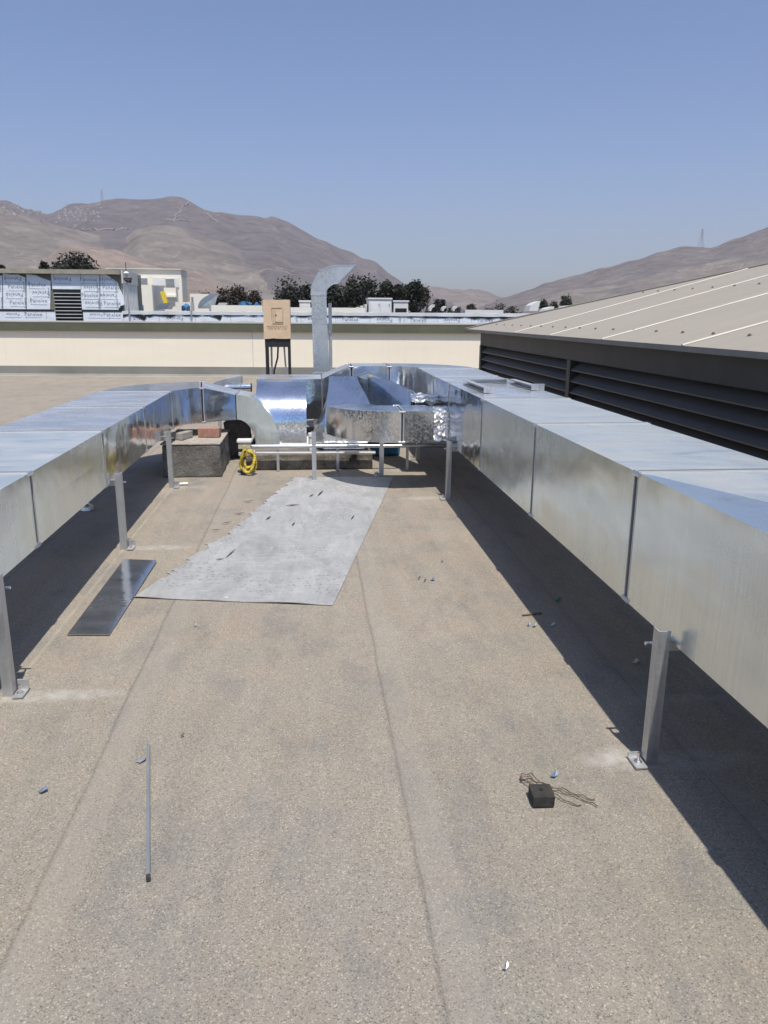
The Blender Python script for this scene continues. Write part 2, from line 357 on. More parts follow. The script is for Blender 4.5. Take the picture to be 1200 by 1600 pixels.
# mesh builder ---------------------------------------------------------------
class B:
    def __init__(s): s.bm = bmesh.new()
    def box(s, a, b, bev=0.0, rot=None):
        x0, y0, z0 = a; x1, y1, z1 = b
        vs = [s.bm.verts.new(v) for v in ((x0,y0,z0),(x1,y0,z0),(x1,y1,z0),(x0,y1,z0),(x0,y0,z1),(x1,y0,z1),(x1,y1,z1),(x0,y1,z1))]
        fs = [s.bm.faces.new([vs[i] for i in f]) for f in ((3,2,1,0),(4,5,6,7),(0,1,5,4),(1,2,6,5),(2,3,7,6),(3,0,4,7))]
        if rot:
            c = Vector(((x0+x1)/2, (y0+y1)/2, (z0+z1)/2)); m = rot.to_3x3()
            for v in vs: v.co = c + m @ (v.co-c)
        if bev:
            es = list({e for f in fs for e in f.edges})
            bmesh.ops.bevel(s.bm, geom=es, offset=bev, segments=2, affect='EDGES', profile=.6)
        return s
    def loft(s, rings, cap=True):
        n = len(rings[0]); V = [[s.bm.verts.new(p) for p in r] for r in rings]
        for a, b in zip(V, V[1:]):
            for i in range(n):
                j = (i+1) % n; s.bm.faces.new((a[i], a[j], b[j], b[i]))
        if cap:
            s.bm.faces.new(list(reversed(V[0]))); s.bm.faces.new(V[-1])
        return s
    def prism(s, poly, d):                       # poly of 3-D points, extruded by vector d
        d = Vector(d); return s.loft([[Vector(p) for p in poly], [Vector(p)+d for p in poly]])
    def tube(s, path, r, n=8, cap=True):
        P = [Vector(p) for p in path]; rings = []
        nrm = None
        for i, p in enumerate(P):
            t = (P[min(i+1, len(P)-1)] - P[max(i-1, 0)]).normalized()
            if nrm is None:
                nrm = t.orthogonal().normalized()
            nrm = (nrm - t*nrm.dot(t)).normalized(); bn = t.cross(nrm)
            rr = r[i] if hasattr(r, '__len__') else r
            rings.append([p + (nrm*math.cos(2*math.pi*k/n) + bn*math.sin(2*math.pi*k/n))*rr for k in range(n)])
        return s.loft(rings, cap)
    def face(s, pts): s.bm.faces.new([s.bm.verts.new(p) for p in pts]); return s
    def build(s, name, mat, parent=None, origin=None, smooth=False, angle=35):
        bmesh.ops.recalc_face_normals(s.bm, faces=s.bm.faces)
        base = Vector(origin) if origin is not None else (wpos(parent) if parent else Vector((0, 0, 0)))
        for v in s.bm.verts: v.co -= base
        me = bpy.data.meshes.new(name); s.bm.to_mesh(me); s.bm.free()
        me.materials.append(M[mat] if isinstance(mat, str) else mat)
        if smooth:
            for p in me.polygons: p.use_smooth = True
            try: me.set_sharp_from_angle(angle=R(angle))
            except Exception: pass
        o = bpy.data.objects.new(name, me); COL.objects.link(o)
        if parent:
            o.parent = parent; o.location = base - wpos(parent)
        else: o.location = base
        return o
def each(bm_b, name, mat, parent, **kw):
    """build every loose island of the builder as an object of its own"""
    bm = bm_b.bm; bm.verts.ensure_lookup_table(); seen = set(); out = []
    for v in bm.verts:
        if v in seen: continue
        st = [v]; isl = set([v])
        while st:
            q = st.pop()
            for e in q.link_edges:
                o = e.other_vert(q)
                if o not in isl: isl.add(o); st.append(o)
        seen |= isl
        nb = B(); mp = {q: nb.bm.verts.new(q.co) for q in isl}
        for f in {f for q in isl for f in q.link_faces}: nb.bm.faces.new([mp[q] for q in f.verts])
        out.append(nb.build(name, mat, parent, **kw))
    bm.free(); return out
def wpos(o):
    p = Vector((0, 0, 0))
    while o: p += o.location; o = o.parent
    return p
def thing(name, label, cat, loc=(0, 0, 0), group=None):
    o = bpy.data.objects.new(name, None); COL.objects.link(o); o.location = loc
    o.empty_display_size = .2
    o['label'] = label; o['category'] = cat
    if group: o['group'] = group
    return o
def tag(o, label, cat, group=None):
    o['label'] = label; o['category'] = cat
    if group: o['group'] = group
    return o
def struct(o): o['kind'] = 'structure'; return o
def copy_tree(o, parent=None):
    c = o.copy(); COL.objects.link(c)
    if parent: c.parent = parent
    for ch in list(o.children): copy_tree(ch, c)
    return c
def rot_rect(cx, cy, ang, w, d, z):
    ca, sa = math.cos(ang), math.sin(ang)
    return [Vector((cx+x*ca-y*sa, cy+x*sa+y*ca, z)) for x, y in ((-w/2,-d/2),(w/2,-d/2),(w/2,d/2),(-w/2,d/2))]

# ================================================================== SETTING
GZ = -7.0
b = B(); b.box((-16, -4, GZ), (10, 18.9, -.25)); struct(b.build('roof_slab', 'slab'))
b = B()
NX, NY = 26, 46
vs = [[b.bm.verts.new((-16+26*i/NX, -4+22.9*j/NY, 0)) for i in range(NX+1)] for j in range(NY+1)]
for j in range(NY):
    for i in range(NX): b.bm.faces.new((vs[j][i], vs[j][i+1], vs[j+1][i+1], vs[j+1][i]))
struct(b.build('roof_floor', 'floor'))
b = B(); b.face([(-7000, -3000, GZ), (7000, -3000, GZ), (7000, 8000, GZ), (-7000, 8000, GZ)]); struct(b.build('ground', 'ground'))

# hills: one heightfield per massif, crest heights read as elevation angles
def interp(tab, x):
    if x <= tab[0][0]: return tab[0][1]
    for (a, ya), (c, yc) in zip(tab, tab[1:]):
        if x <= c:
            u = (x-a)/(c-a); u = u*u*(3-2*u)*.5 + u*.5
            return ya + (yc-ya)*u
    return tab[-1][1]
def hills(name, tabs, x0, x1, rmin, rmax, NA=260, NR=90, zones=(.1, .5, 1.0), rough_=1.0):
    b = B(); V = []; lay = b.bm.verts.layers.float.new('zone')
    for i in range(NA+1):
        px = x0 + (x1-x0)*i/NA
        row = []
        for j in range(NR+1):
            r = rmin + (rmax-rmin)*(j/NR)
            best = GZ; zone = .5
            for ti, (tab, rk, wf, wb) in enumerate(tabs):
                cx = max(-900, min(2100, px))
                p = at(cx, interp(tab, px), 1000.0)
                hz = rk*(p.z-CAM_H)/1000.0 + CAM_H
                d = (r-rk)
                f = max(0, 1 - (-d/wf if d < 0 else d/wb))
                f = f**1.12
                if GZ + (hz-GZ)*f > best:
                    best = GZ + (hz-GZ)*f; zone = zones[ti]
            d = ray(px, 494); P = Vector((d.x/d.y*r, r, 0))
            q = P/260.0
            n = noise.fractal(q, 1.0, 2.0, 6, noise_basis='PERLIN_ORIGINAL')
            rd = 1-abs(noise.noise(Vector((P.x/150+n*.6, P.y/420, 3.1))))
            amp = min(1, max(0, (best-GZ)/90))
            P.z = best + rough_*amp*(n*14 - rd*26 + 18)
            nv = b.bm.verts.new(P); nv[lay] = zone; row.append(nv)
        V.append(row)
    for i in range(NA):
        for j in range(NR): b.bm.faces.new((V[i][j], V[i+1][j], V[i+1][j+1], V[i][j+1]))
    return struct(b.build(name, 'hill', smooth=True, angle=180))
left_back = [(-500, 330), (-250, 318), (-100, 303), (0, 306), (30, 309), (60, 322), (88, 329), (125, 319), (160, 316), (210, 314), (250, 309), (292, 306), (330, 323), (380, 337), (410, 334), (428, 336), (470, 356), (540, 388), (580, 406), (615, 431), (640, 446), (700, 470), (760, 500)]
left_front = [(-500, 380), (-100, 352), (0, 322), (40, 331), (70, 341), (107, 357), (160, 369), (192, 380), (227, 351), (253, 347), (285, 352), (307, 358), (345, 372), (400, 392), (440, 412), (481, 433), (540, 460), (600, 500)]
left_low = [(-400, 440), (0, 440), (60, 415), (120, 380), (180, 385), (230, 402), (290, 410), (350, 430), (420, 452), (500, 500)]
hills('hill_range', [(left_back, 2500, 1500, 1200), (left_front, 1850, 950, 800), (left_low, 1350, 500, 500)], -600, 800, 850, 3400)
mid = [(480, 500), (560, 470), (610, 447), (640, 443), (665, 444), (690, 448), (705, 449), (735, 447), (760, 453), (792, 463), (830, 475), (900, 500)]
hills('far_hill', [(mid, 3300, 1500, 900)], 480, 920, 1800, 4100, 110, 50, zones=(.75,))
right = [(700, 500), (760, 476), (785, 464), (830, 449), (850, 441), (900, 431), (940, 419), (985, 405), (1020, 392), (1060, 385), (1100, 384), (1140, 371), (1170, 360), (1200, 347), (1300, 310), (1450, 280), (1700, 270), (2100, 300)]
right_low = [(700, 500), (800, 475), (900, 450), (960, 445), (1040, 420), (1100, 415), (1180, 395), (1300, 380), (1500, 390), (2000, 420)]
hills('right_hill', [(right, 1900, 1000, 1000), (right_low, 1450, 500, 450)], 690, 2000, 850, 2900, 230, 70, zones=(.36, .46), rough_=.5)

# ================================================================== RIGHT DUCT
TR, BR, XR0, XR1 = .882, .413, 1.111, 1.69
def yrect(y, x0, x1, z0, z1, e=0.0): return [Vector((x0-e,y,z0-e)), Vector((x1+e,y,z0-e)), Vector((x1+e,y,z1+e)), Vector((x0-e,y,z1+e))]
def section(parent, rings, mat='galv', bev=.004, name='duct_section', smooth=False):
    b = B(); b.loft(rings)
    return b.build(name, mat, parent, smooth=smooth)
def ring_between(a, c, t): return [p.lerp(q, t) for p, q in zip(a, c)]
def expand(r, e):
    c = sum(r, Vector())/len(r)
    return [p + (p-c).normalized()*e*1.41 for p in r]
def joint(parent, r, tdir, wid=.024, proud=.004, bolts=True):
    """flange pair: black gasket set back between two thin proud lips, corner bolts"""
    t = Vector(tdir).normalized()
    b = B(); b.loft([expand([p-t*wid*.42 for p in r], -.006), expand([p+t*wid*.42 for p in r], -.006)]); b.build('gasket', 'gasket', parent)
    b = B()
    for s in (-1, 1):
        ra, rb = expand([p+t*s*wid*.42 for p in r], .0009), expand([p+t*s*(wid*.42+.007) for p in r], .0009)
        zm = max(p.z for p in ra)
        for q in ra+rb:
            if q.z > zm-.01: q.z += .004
        b.loft([ra, rb])
    fl = each(b, 'flange', 'lip', parent)[0]
    if bolts:
        b = B()
        c = sum(r, Vector())/4
        for p in r:
            q = p + (c-p)*.03 + Vector((math.copysign(.006, p.x-c.x) if abs(t.x) < .7 else 0, math.copysign(.006, p.y-c.y) if abs(t.x) >= .7 else 0, 0))
            b.tube([q-t*.026, q+t*.026], .010, 8)
        each(b, 'bolt', 'bolt', fl)
rd = thing('air_duct', 'long galvanised air duct raised on legs at right, turning left at its far end', 'duct', (1.4, 3.6, 0))
G = .0125
ys = [-1.12, .08, 1.27, 2.47, 3.672, 4.872, 6.072, 6.85]
for i, (a, c) in enumerate(zip(ys, ys[1:])):
    mt = 'galv_dusty' if i < 5 else 'galv'
    N = 6; rings = []
    for k in range(N+1):
        u = k/N; y = a+G + (c-a-2*G)*u
        bow = .004*math.sin(math.pi*u)*(1 if i % 2 else -1)
        rings.append([Vector((XR0,y,BR)), Vector((XR1,y,BR)), Vector((XR1,y,TR)), Vector(((XR0+XR1)/2,y,TR+bow)), Vector((XR0,y,TR)), Vector((XR0-bow*.8,y,(TR+BR)/2))])
    section(rd, rings, 'galv_wiped' if i == 2 else mt)
for i, y in enumerate(ys[1:]): joint(rd, yrect(y, XR0, XR1, BR, TR), (0, 1, 0))
# straight to elbow, elbow to the left, run left, drop
section(rd, [yrect(6.861, XR0, XR1, BR, TR), yrect(7.93, XR0+.01, XR1+.03, BR, TR)])
el = []
cx, cy, ri, ro = .86, 7.94, .27, .86
for k in range(13):
    a = R(90*k/12); ca, sa = math.cos(a), math.sin(a)
    el.append([Vector((cx+ri*ca, cy+ri*1.15*sa, BR)), Vector((cx+ro*ca, cy+ro*.98*sa, BR)), Vector((cx+ro*ca, cy+ro*.98*sa, TR)), Vector((cx+ri*ca, cy+ri*1.15*sa, TR))])
section(rd, el, 'galv_bright', name='duct_elbow', smooth=True)
joint(rd, yrect(7.935, XR0+.015, XR1+.03, BR, TR), (0, 1, 0))
def xrect(x, y0, y1, z0, z1): return [Vector((x,y0,z0)), Vector((x,y1,z0)), Vector((x,y1,z1)), Vector((x,y0,z1))]
section(rd, [xrect(.849, 8.25, 8.78, BR, TR), xrect(.46, 8.25, 8.76, BR, TR)], 'galv')
joint(rd, xrect(.855, 8.25, 8.78, BR, TR), (1, 0, 0))
section(rd, [xrect(.44, 8.25, 8.76, BR, TR), xrect(.30, 8.245, 8.80, BR-.03, TR-.055), xrect(.14, 8.235, 8.86, .33, .75)], 'galv', name='duct_transition')
joint(rd, xrect(.45, 8.25, 8.76, BR, TR), (1, 0, 0))
section(rd, [xrect(.128, 8.20, 8.88, .33, .75), xrect(-.545, 8.10, 8.88, .33, .75)], 'galv', name='duct_plenum')
# curved chute down into the roof curb
ch = []
for k in range(15):
    a = R(90*k/14)
    yo = 8.08 - .52*math.sin(a); zo = .35 + .40*math.cos(a)
    yi = 8.08 - .10*math.sin(a); zi = .20 + .13*math.cos(a)
    ch.append([Vector((-.53, yo, zo)), Vector((-.035, yo, zo)), Vector((-.035, yi, zi)), Vector((-.53, yi, zi))])
ch.append([Vector((-.53, 7.56, .15)), Vector((-.035, 7.56, .15)), Vector((-.035, 7.98, .15)), Vector((-.53, 7.98, .15))])
section(rd, ch, 'galv_bright', name='duct_chute', smooth=True)
b = B(); b.box((-.545, 7.54, .145), (-.02, 8.02, .17)); b.build('flange', 'pvc', rd)
b = B(); b.box((-.545, 8.085, .747), (-.02, 8.099, .757)); b.build('seam_strip', 'galv', rd)

# ================================================================== BRANCH DUCT
br = thing('branch_duct', 'short spangled branch duct curving from the right duct towards the roof curb', 'duct', (.6, 6.6, 0))
sec = []
pl = [(.985, 6.035, 6.47), (.86, 6.035, 6.47), (.735, 6.035, 6.475)]
for (x, y0, y1) in pl: sec.append([Vector((x,y0,.413)), Vector((x,y1,.413)), Vector((x,y1,.665)), Vector((x,y0,.665))])
section(br, sec, 'galv_bright', name='duct_section')
sec = []
for k in range(13):
    u = k/12; a = u*R(62)
    xo, yo = .725 - .66*math.sin(a), 6.035 + 1.12*(1-math.cos(a))
    xi, yi = .725 - .30*math.sin(a), 6.475 + .75*(1-math.cos(a))
    zb, zt = .413 - .012*u, .665-.02*u
    sec.append([Vector((xo,yo,zb)), Vector((xi,yi,zb)), Vector((xi,yi,zt)), Vector((xo,yo,zt))])
section(br, sec, 'galv_bright', name='duct_elbow', smooth=True)
joint(br, [Vector((.731, 6.035, .413)), Vector((.731, 6.475, .413)), Vector((.731, 6.475, .665)), Vector((.731, 6.035, .665))], (1, 0, 0))
b = B()                                                   # crumpled foil collar at the trunk
N = 9
rs = []
random.seed(4)
for k in range(7):
    x = .99 + .118*k/6; r = []
    for (y0, z0, y1, z1) in ((6.05,.425,6.46,.425), (6.46,.425,6.46,.655), (6.46,.655,6.05,.655), (6.05,.655,6.05,.425)):
        for q in range(N):
            u = q/N
            r.append(Vector((x, y0+(y1-y0)*u+random.uniform(-.012,.012), z0+(z1-z0)*u+random.uniform(-.012,.012))))
    rs.append(r)
b.loft(rs); b.build('foil_collar', 'foil', br)
# vertical flared elbow with the blue reflecting top
prof = [(7.72,.815,.195,.475,.19),(7.58,.77,.190,.485,.165),(7.42,.715,.18,.51,.125),(7.26,.655,.165,.54,.085),(7.13,.585,.15,.57,.05),(7.085,.46,.138,.575,.032),(7.075,.30,.13,.56,.028),(7.075,.19,.13,.50,.03)]
inn = [(7.72,.50),(7.66,.48),(7.60,.45),(7.55,.41),(7.50,.36),(7.47,.31),(7.46,.25),(7.46,.19)]
sec = [[Vector((xl,y,z)), Vector((xr,y,z)), Vector((xr,yi,zi)), Vector((xb,yi,zi))] for (y,z,xl,xr,xb),(yi,zi) in zip(prof, inn)]
section(br, sec, 'galv_bright', name='vertical_elbow', smooth=True)
# folded hood side wing between the flared elbow and the trunk
b = B()
A, Bq, C, D = Vector((.475,7.72,.815)), Vector((.575,7.60,.865)), Vector((.90,6.80,.76)), Vector((.93,6.80,.40))
b.loft([[A, Vector((.70,7.95,.50)), Vector((.62,7.9,.36)), Vector((.475,7.72,.36))],
        [Bq, Vector((.86,7.80,.48)), Vector((.84,7.78,.36)), Vector((.575,7.55,.36))],
        [C, Vector((1.105,7.0,.60)), Vector((1.105,7.0,.38)), Vector((.90,6.80,.38))]])
b.build('hood_wing', 'galv', br)
b = B(); b.tube([A, Bq, C], .008, 6); b.build('seam_strip', 'bolt', br)
b = B(); b.box((.905, 6.62, .66), (1.105, 6.95, .72)); 
for v in b.bm.verts: v.co += Vector((random.uniform(-.02,.02), random.uniform(-.03,.03), random.uniform(-.02,.02)))
bmesh.ops.subdivide_edges(b.bm, edges=b.bm.edges[:], cuts=4, use_grid_fill=True)
for v in b.bm.verts: v.co += Vector((random.uniform(-.012,.012), random.uniform(-.012,.012), random.uniform(-.014,.014)))
b.build('foil_patch', 'foil', br)

# ================================================================== LEFT DUCT
ld = thing('air_duct', 'shallower galvanised air duct on the left that curves right and dives into the curb', 'duct', (-1.5, 4.5, 0))
TL, BL, SL = .749, .427, -.0087
def xl(y): return -1.172 + SL*(y-3.3)
def xlo(y): return -1.832 + .004*(y-4.5)
yl = [-1.53, -.335, .865, 2.065, 3.265, 4.465, 5.665, 6.865]
for i, (a, c) in enumerate(zip(yl, yl[1:])):
    rings = []
    for k in range(7):
        u = k/6; y = a+G+(c-a-2*G)*u; bow = .004*math.sin(math.pi*u)*(1 if i % 2 else -1)
        rings.append([Vector((xl(y),y,BL)), Vector((xlo(y),y,BL)), Vector((xlo(y),y,TL)), Vector(((xl(y)+xlo(y))/2,y,TL+bow)), Vector((xl(y),y,TL)), Vector((xl(y)+bow*.8,y,(TL+BL)/2))])
    section(ld, rings, 'galv_worn' if i < 5 else 'galv')
for y in yl[1:]: joint(ld, yrect(y, xlo(y), xl(y), BL, TL), (0, 1, 0))
def quad(pi, po, z0, z1): return [Vector((*pi, z0)), Vector((*po, z0)), Vector((*po, z1)), Vector((*pi, z1))]
sec = []
for k in range(9):
    u = k/8
    # bezier-like plan curve of inner and outer wall
    def bz(p0, p1, p2): return tuple((1-u)**2*a + 2*u*(1-u)*bb + u*u*c for a, bb, c in zip(p0, p1, p2))
    sec.append(quad(bz((xl(6.88),6.88),(-1.165,7.10),(-.995,7.21)), bz((-1.81,6.88),(-1.80,7.70),(-1.09,7.92)), BL, TL))
section(ld, sec, 'galv_bright', name='duct_elbow', smooth=True)
joint(ld, quad((-.990,7.214), (-1.085,7.922), BL, TL), (1, .4, 0))
section(ld, [quad((-.98,7.222), (-1.07,7.925), BL, TL), quad((-.71,7.45), (-.70,7.90), .425, .661)], 'galv', name='duct_transition')
sec = []
for k in range(15):
    a = R(90*k/14); s_, c_ = math.sin(a), math.cos(a)
    xo, zo = -.70+.40*s_, .172+.489*c_
    xi, zi = -.70+.172*s_, .172+.252*c_
    sec.append([Vector((xo,7.45,zo)), Vector((xi,7.45,zi)), Vector((xi,7.90,zi)), Vector((xo,7.90,zo))])
section(ld, sec, 'galv_worn', name='vertical_elbow', smooth=True)
b = B(); b.box((-.545, 7.435, .145), (-.285, 7.53, .172)); b.build('flange', 'pvc', ld)
joint(ld, [Vector((-.704,7.45,.661)), Vector((-.704,7.45,.425)), Vector((-.704,7.90,.425)), Vector((-.704,7.90,.661))], (1, 0, 0), bolts=False)

# ================================================================== DUCT SUPPORTS
def support(loc, x_far, hz, label, side, foot=True, name='duct_support', flip=1):
    """steel angle post at loc with a bolted angle foot; strut runs under the duct to a post at x_far"""
    x, y = loc
    t = thing(name, label, 'support', (x, y, 0), 'steel posts carrying the ducts')
    W, T = .038, .005
    def angle_post(px, sgn):
        b = B(); s = sgn
        pts = [(0,0),(W,0),(W,T),(T,T),(T,W),(0,W)]
        poly = [Vector((px + s*(p[0]-W/2), y + p[1]-W/2, .0)) for p in pts]
        b.prism(poly, (0, 0, hz)); return b.build('post', 'steel', t)
    angle_post(x, side)
    def footp(px, sgn):
        b = B()
        b.box((px+sgn*.023, y-.045, .004) if sgn > 0 else (px-.062, y-.045, .004), (px+.062, y+.02, .011) if sgn > 0 else (px-.023, y+.02, .011), .0015)
        b.box((px+sgn*.023, y+.02, .004) if sgn > 0 else (px-.062, y+.02, .004), (px+.062, y+.027, .05) if sgn > 0 else (px-.023, y+.026, .026), .0015)
        f = b.build('foot', 'steel', t)
        bx = px+sgn*.042
        b = B(); b.tube([(bx,y-.012,.011),(bx,y-.012,.045)], .005, 8); b.tube([(bx,y-.012,.0115),(bx,y-.012,.019)], .009, 6); b.tube([(bx,y-.012,.0112),(bx,y-.012,.0135)], .013, 12)
        b.build('bolt', 'bolt', f)
    if foot: footp(x, -side)
    if x_far is not None:
        angle_post(x_far, -side)
        b = B(); a0, a1 = sorted((x+side*.012, x_far)); b.box((a0, y+.024, hz-.085), (a1, y+.064, hz-.05)); b.build('strut', 'steel', t)
        b = B(); b.tube([(x-side*.03, y+.044, hz-.066), (x+side*.16, y+.044, hz-.066)], .006, 8); b.build('threaded_rod', 'bolt', t)
    return t
support((1.072, 2.10), 1.74, .462, 'nearest steel post under the right duct, beside the small black block', 1)
support((1.072, 5.79), 1.74, .462, 'steel post under the right duct where the branch duct joins it', 1)
support((1.075, 7.53), 1.74, .40, 'far pale steel post in shade under the right duct, behind the branch duct', 1)
support((-1.146, 2.745), -1.89, .476, 'nearest steel post under the left duct, cut by the photo edge', -1)
support((-1.150, 4.62), -1.89, .476, 'steel post under the left duct beside the top of the dark steel plate', -1)
support((-1.158, 6.36), -1.89, .476, 'far steel post under the left duct in front of the concrete block', -1)
support((.632, 6.72), None, .413, 'single dark steel post in shade under the branch duct elbow', 1)
support((.030, 6.59), None, .43, 'single bright steel post under the left end of the branch duct', 1)

# loose channel frame on the right duct
f = thing('channel_frame', 'loose three-sided steel channel frame lying on top of the right duct', 'frame', (1.4, 5.6, TR))
def chan(p, q, wdt=.045, h=.034):
    p, q = Vector(p), Vector(q); d = (q-p).normalized(); n = Vector((-d.y, d.x, 0))
    b = B(); T = .004; z0 = TR+.006          # C section lying on its side, open towards -n
    prof2 = [(-wdt/2,0),(wdt/2,0),(wdt/2,h),(-wdt/2,h),(-wdt/2,h-T),(wdt/2-T,h-T),(wdt/2-T,T),(-wdt/2,T)]
    b.loft([[p+n*a+Vector((0,0,z0+c)) for a, c in prof2], [q+n*a+Vector((0,0,z0+c)) for a, c in prof2]])
    return b.build('channel', 'steel', f)
chan((1.215, 5.94, 0), (1.225, 5.225, 0))
chan((1.245, 5.985, 0), (1.575, 6.03, 0)); chan((1.60, 6.0, 0), (1.615, 5.41, 0))
b = B(); b.box((1.195, 5.21, TR+.006), (1.275, 5.218, TR+.046)); b.build('end_tab', 'steel', f)
b = B(); b.box((1.585, 5.395, TR+.006), (1.680, 5.403, TR+.052)); b.build('end_tab', 'steel', f)
b = B(); b.tube([(1.225,5.209,TR+.027),(1.225,5.202,TR+.027)], .007, 6); b.tube([(1.645,5.394,TR+.032),(1.645,5.387,TR+.032)], .007, 6); each(b, 'bolt', 'bolt', f)

# ================================================================== CURB, BLOCK, PIPES
def rough_box(a, c, amp, cuts=6, seed=1):
    b = B(); b.box(a, c, .012)
    bmesh.ops.subdivide_edges(b.bm, edges=b.bm.edges[:], cuts=cuts, use_grid_fill=True)
    for v in b.bm.verts:
        n = noise.noise_vector(v.co*9+Vector((seed*7, 0, 0)))
        n2 = noise.noise_vector(v.co*30+Vector((seed*3, 5, 0)))
        v.co += (n*amp + n2*amp*.5)
        v.co.z = max(v.co.z, a[2])
    return b
t = thing('concrete_block', 'tall rough concrete block with sun-toned top under the left duct bend', 'block', (-1.02, 7.2, 0))
rough_box((-1.30, 6.77, 0.004), (-.795, 7.66, .285), .008, 7, 2).build('body', 'conc', t)
rough_box((-1.31, 6.765, .287), (-.79, 7.665, .306), .004, 6, 3).build('sunlit_top', 'block_top_lit', t)
t = thing('roof_curb', 'low stained mortar curb that the ducts drop into', 'curb', (0, 7.9, 0))
rough_box((-.60, 7.06, 0.004), (.58, 8.9, .150), .006, 8, 5).build('body', 'stone', t)
b = B(); b.box((-.56, 7.50, .1575), (-.02, 8.03, .1615)); b.build('opening', 'blackhole', t)
tag(rough_box((-.86, 7.74, .004), (-.61, 8.0, .36), .012, 5, 9).build('masonry_stub', 'conc', None, origin=(-.73, 7.9, 0)), 'rough dark masonry stub behind the small cream pipe box', 'masonry')
b = B(); b.box((-.115, -.055, 0), (.115, .055, .085), .006)
o = tag(b.build('clay_brick', 'redbrick', None, origin=(0, 0, 0)), 'red clay brick lying on the concrete block', 'brick'); o.location = (-.925, 7.13, .309); o.rotation_euler = (0, 0, -.06); o.scale = (.85, 1, 1)
b = B(); b.box((-.09, -.12, 0), (.09, .12, .062), .006)
o = tag(b.build('mortar_block', 'greyblock', None, origin=(0, 0, 0)), 'grey weathered block lying on the concrete block near the far left post', 'brick'); o.location = (-1.165, 7.04, .309); o.rotation_euler = (0, 0, -.35); o.scale = (.7, .8, 1)
# pipe rail
t = thing('pipe_run', 'pair of thin horizontal pipes running in front of the roof curb', 'pipe', (.2, 6.98, 0))
b = B(); b.tube([(-.545, 6.98, .240), (1.30, 6.98, .228)], .0155, 12); b.build('steel_conduit', 'bolt', t, smooth=True)
b = B(); b.tube([(-.56, 7.0, .180), (.60, 7.0, .168)], .017, 12); b.build('plastic_pipe', 'pvc', t, smooth=True)
b = B()
for x in (-.3, .25, .9): b.box((x-.012, 6.985, .004), (x+.012, 7.0, .21 if x < .6 else .215))
each(b, 'bracket', 'steel', t)
t = thing('junction_box', 'small cream junction box on a post at the left end of the pipes', 'box', (-.59, 6.9, 0))
b = B(); b.box((-.645, 6.86, .235), (-.535, 6.95, .295), .004); b.build('body', 'bone', t)
b = B(); b.box((-.655, 6.85, .295), (-.527, 6.96, .318), .004); b.build('lid', 'pvc', t)
b = B(); b.box((-.645, 6.87, .172), (-.50, 6.96, .205), .004); b.build('clamp', 'bone', t)
b = B(); b.box((-.635, 6.89, .004), (-.60, 6.93, .30)); b.build('post', 'charcoal', t)
b = B(); b.tube([(-.588, 6.85, .262), (-.588, 6.82, .262), (-.588, 6.81, .235)], .012, 8); b.build('valve', 'yellow', t)
# coiled hose
b = B(); random.seed(3)
path = []; rad = []
for lp, (rx, rz, cx, cy, cz) in enumerate(((.062,.100,-.565,6.81,.132),(.044,.074,-.560,6.83,.142),(.066,.092,-.556,6.845,.130))):
    for k in range(70):
        a = 2*math.pi*k/70 + math.pi/2
        path.append((cx+rx*math.cos(a)+.009*math.sin(3*a+lp*2), cy+.014*math.sin(2*a+lp), cz+rz*math.sin(a)+.007*math.sin(4*a+lp)))
        rad.append(.0135 if k % 2 else .0105)
b.tube(path, rad, 8)
tag(b.build('coiled_hose', 'yellow', None, origin=(-.56, 6.82, 0)), 'yellow corrugated hose coiled and hung from the small cream junction box', 'hose')
b = B(); b.tube([(.045, 7.25, .15), (.045, 7.25, .30)], .03, 14); b.tube([(.045, 7.25, .285), (.045, 7.25, .318)], .037, 14)
tag(b.build('drain_pipe', 'pvc', None, origin=(.0, 7.25, .15)), 'short white plastic pipe stub standing on the roof curb between the ducts', 'pipe').location = (-.03, 7.25, .15)
b = B(); b.box((.45, 7.75, .155), (.93, 8.05, .30), .02)
for v in b.bm.verts: v.co += noise.noise_vector(v.co*8)*.03
tag(b.build('plastic_bundle', 'bluetarp', None, origin=(.7, 7.9, .15)), 'blue plastic bundle under the branch duct behind the pipes', 'bundle').location.z = .0

# other duct pieces behind the left bend
t = thing('round_duct_offcut', 'short round duct piece with a dark open end behind the left duct bend', 'duct', (-1.0, 9.0, 0))
p = [at(352, 606, 9.0), at(392, 605.5, 9.0)]
b = B(); b.tube([p[0], p[0].lerp(p[1], .6), p[0].lerp(p[1], .62), p[1]], [.040, .040, .046, .048], 20); b.build('body', 'galv', t, smooth=True)
b = B(); b.tube([p[1]+Vector((.001,0,0)), p[1]+Vector((.010,0,0))], .050, 20); b.build('open_end', 'blackhole', t)
b = B(); b.box((p[0].x-.02, 8.98, 0.004), (p[0].x+.02, 9.02, p[0].z-.041)); b.box((p[1].x-.10, 8.98, 0.004), (p[1].x-.06, 9.02, p[1].z-.05)); each(b, 'post', 'steel', t)
b = B()
b.prism([at(325,603,9.3),at(338,596,9.3),at(352,592,9.3),at(374,588,9.3),at(376.5,590,9.3),at(376.5,604,9.3)], (0, .25, 0)); q = at(340,603,9.3); b.box((q.x-.02,9.35,.004),(q.x+.02,9.39,q.z)); b.box((q.x+.22,9.35,.004),(q.x+.26,9.39,q.z))
tag(b.build('wedge_duct', 'galv_dull', None, origin=(-1.0, 9.4, 0)), 'pale wedge-shaped sheet metal duct end behind the left duct bend', 'duct')

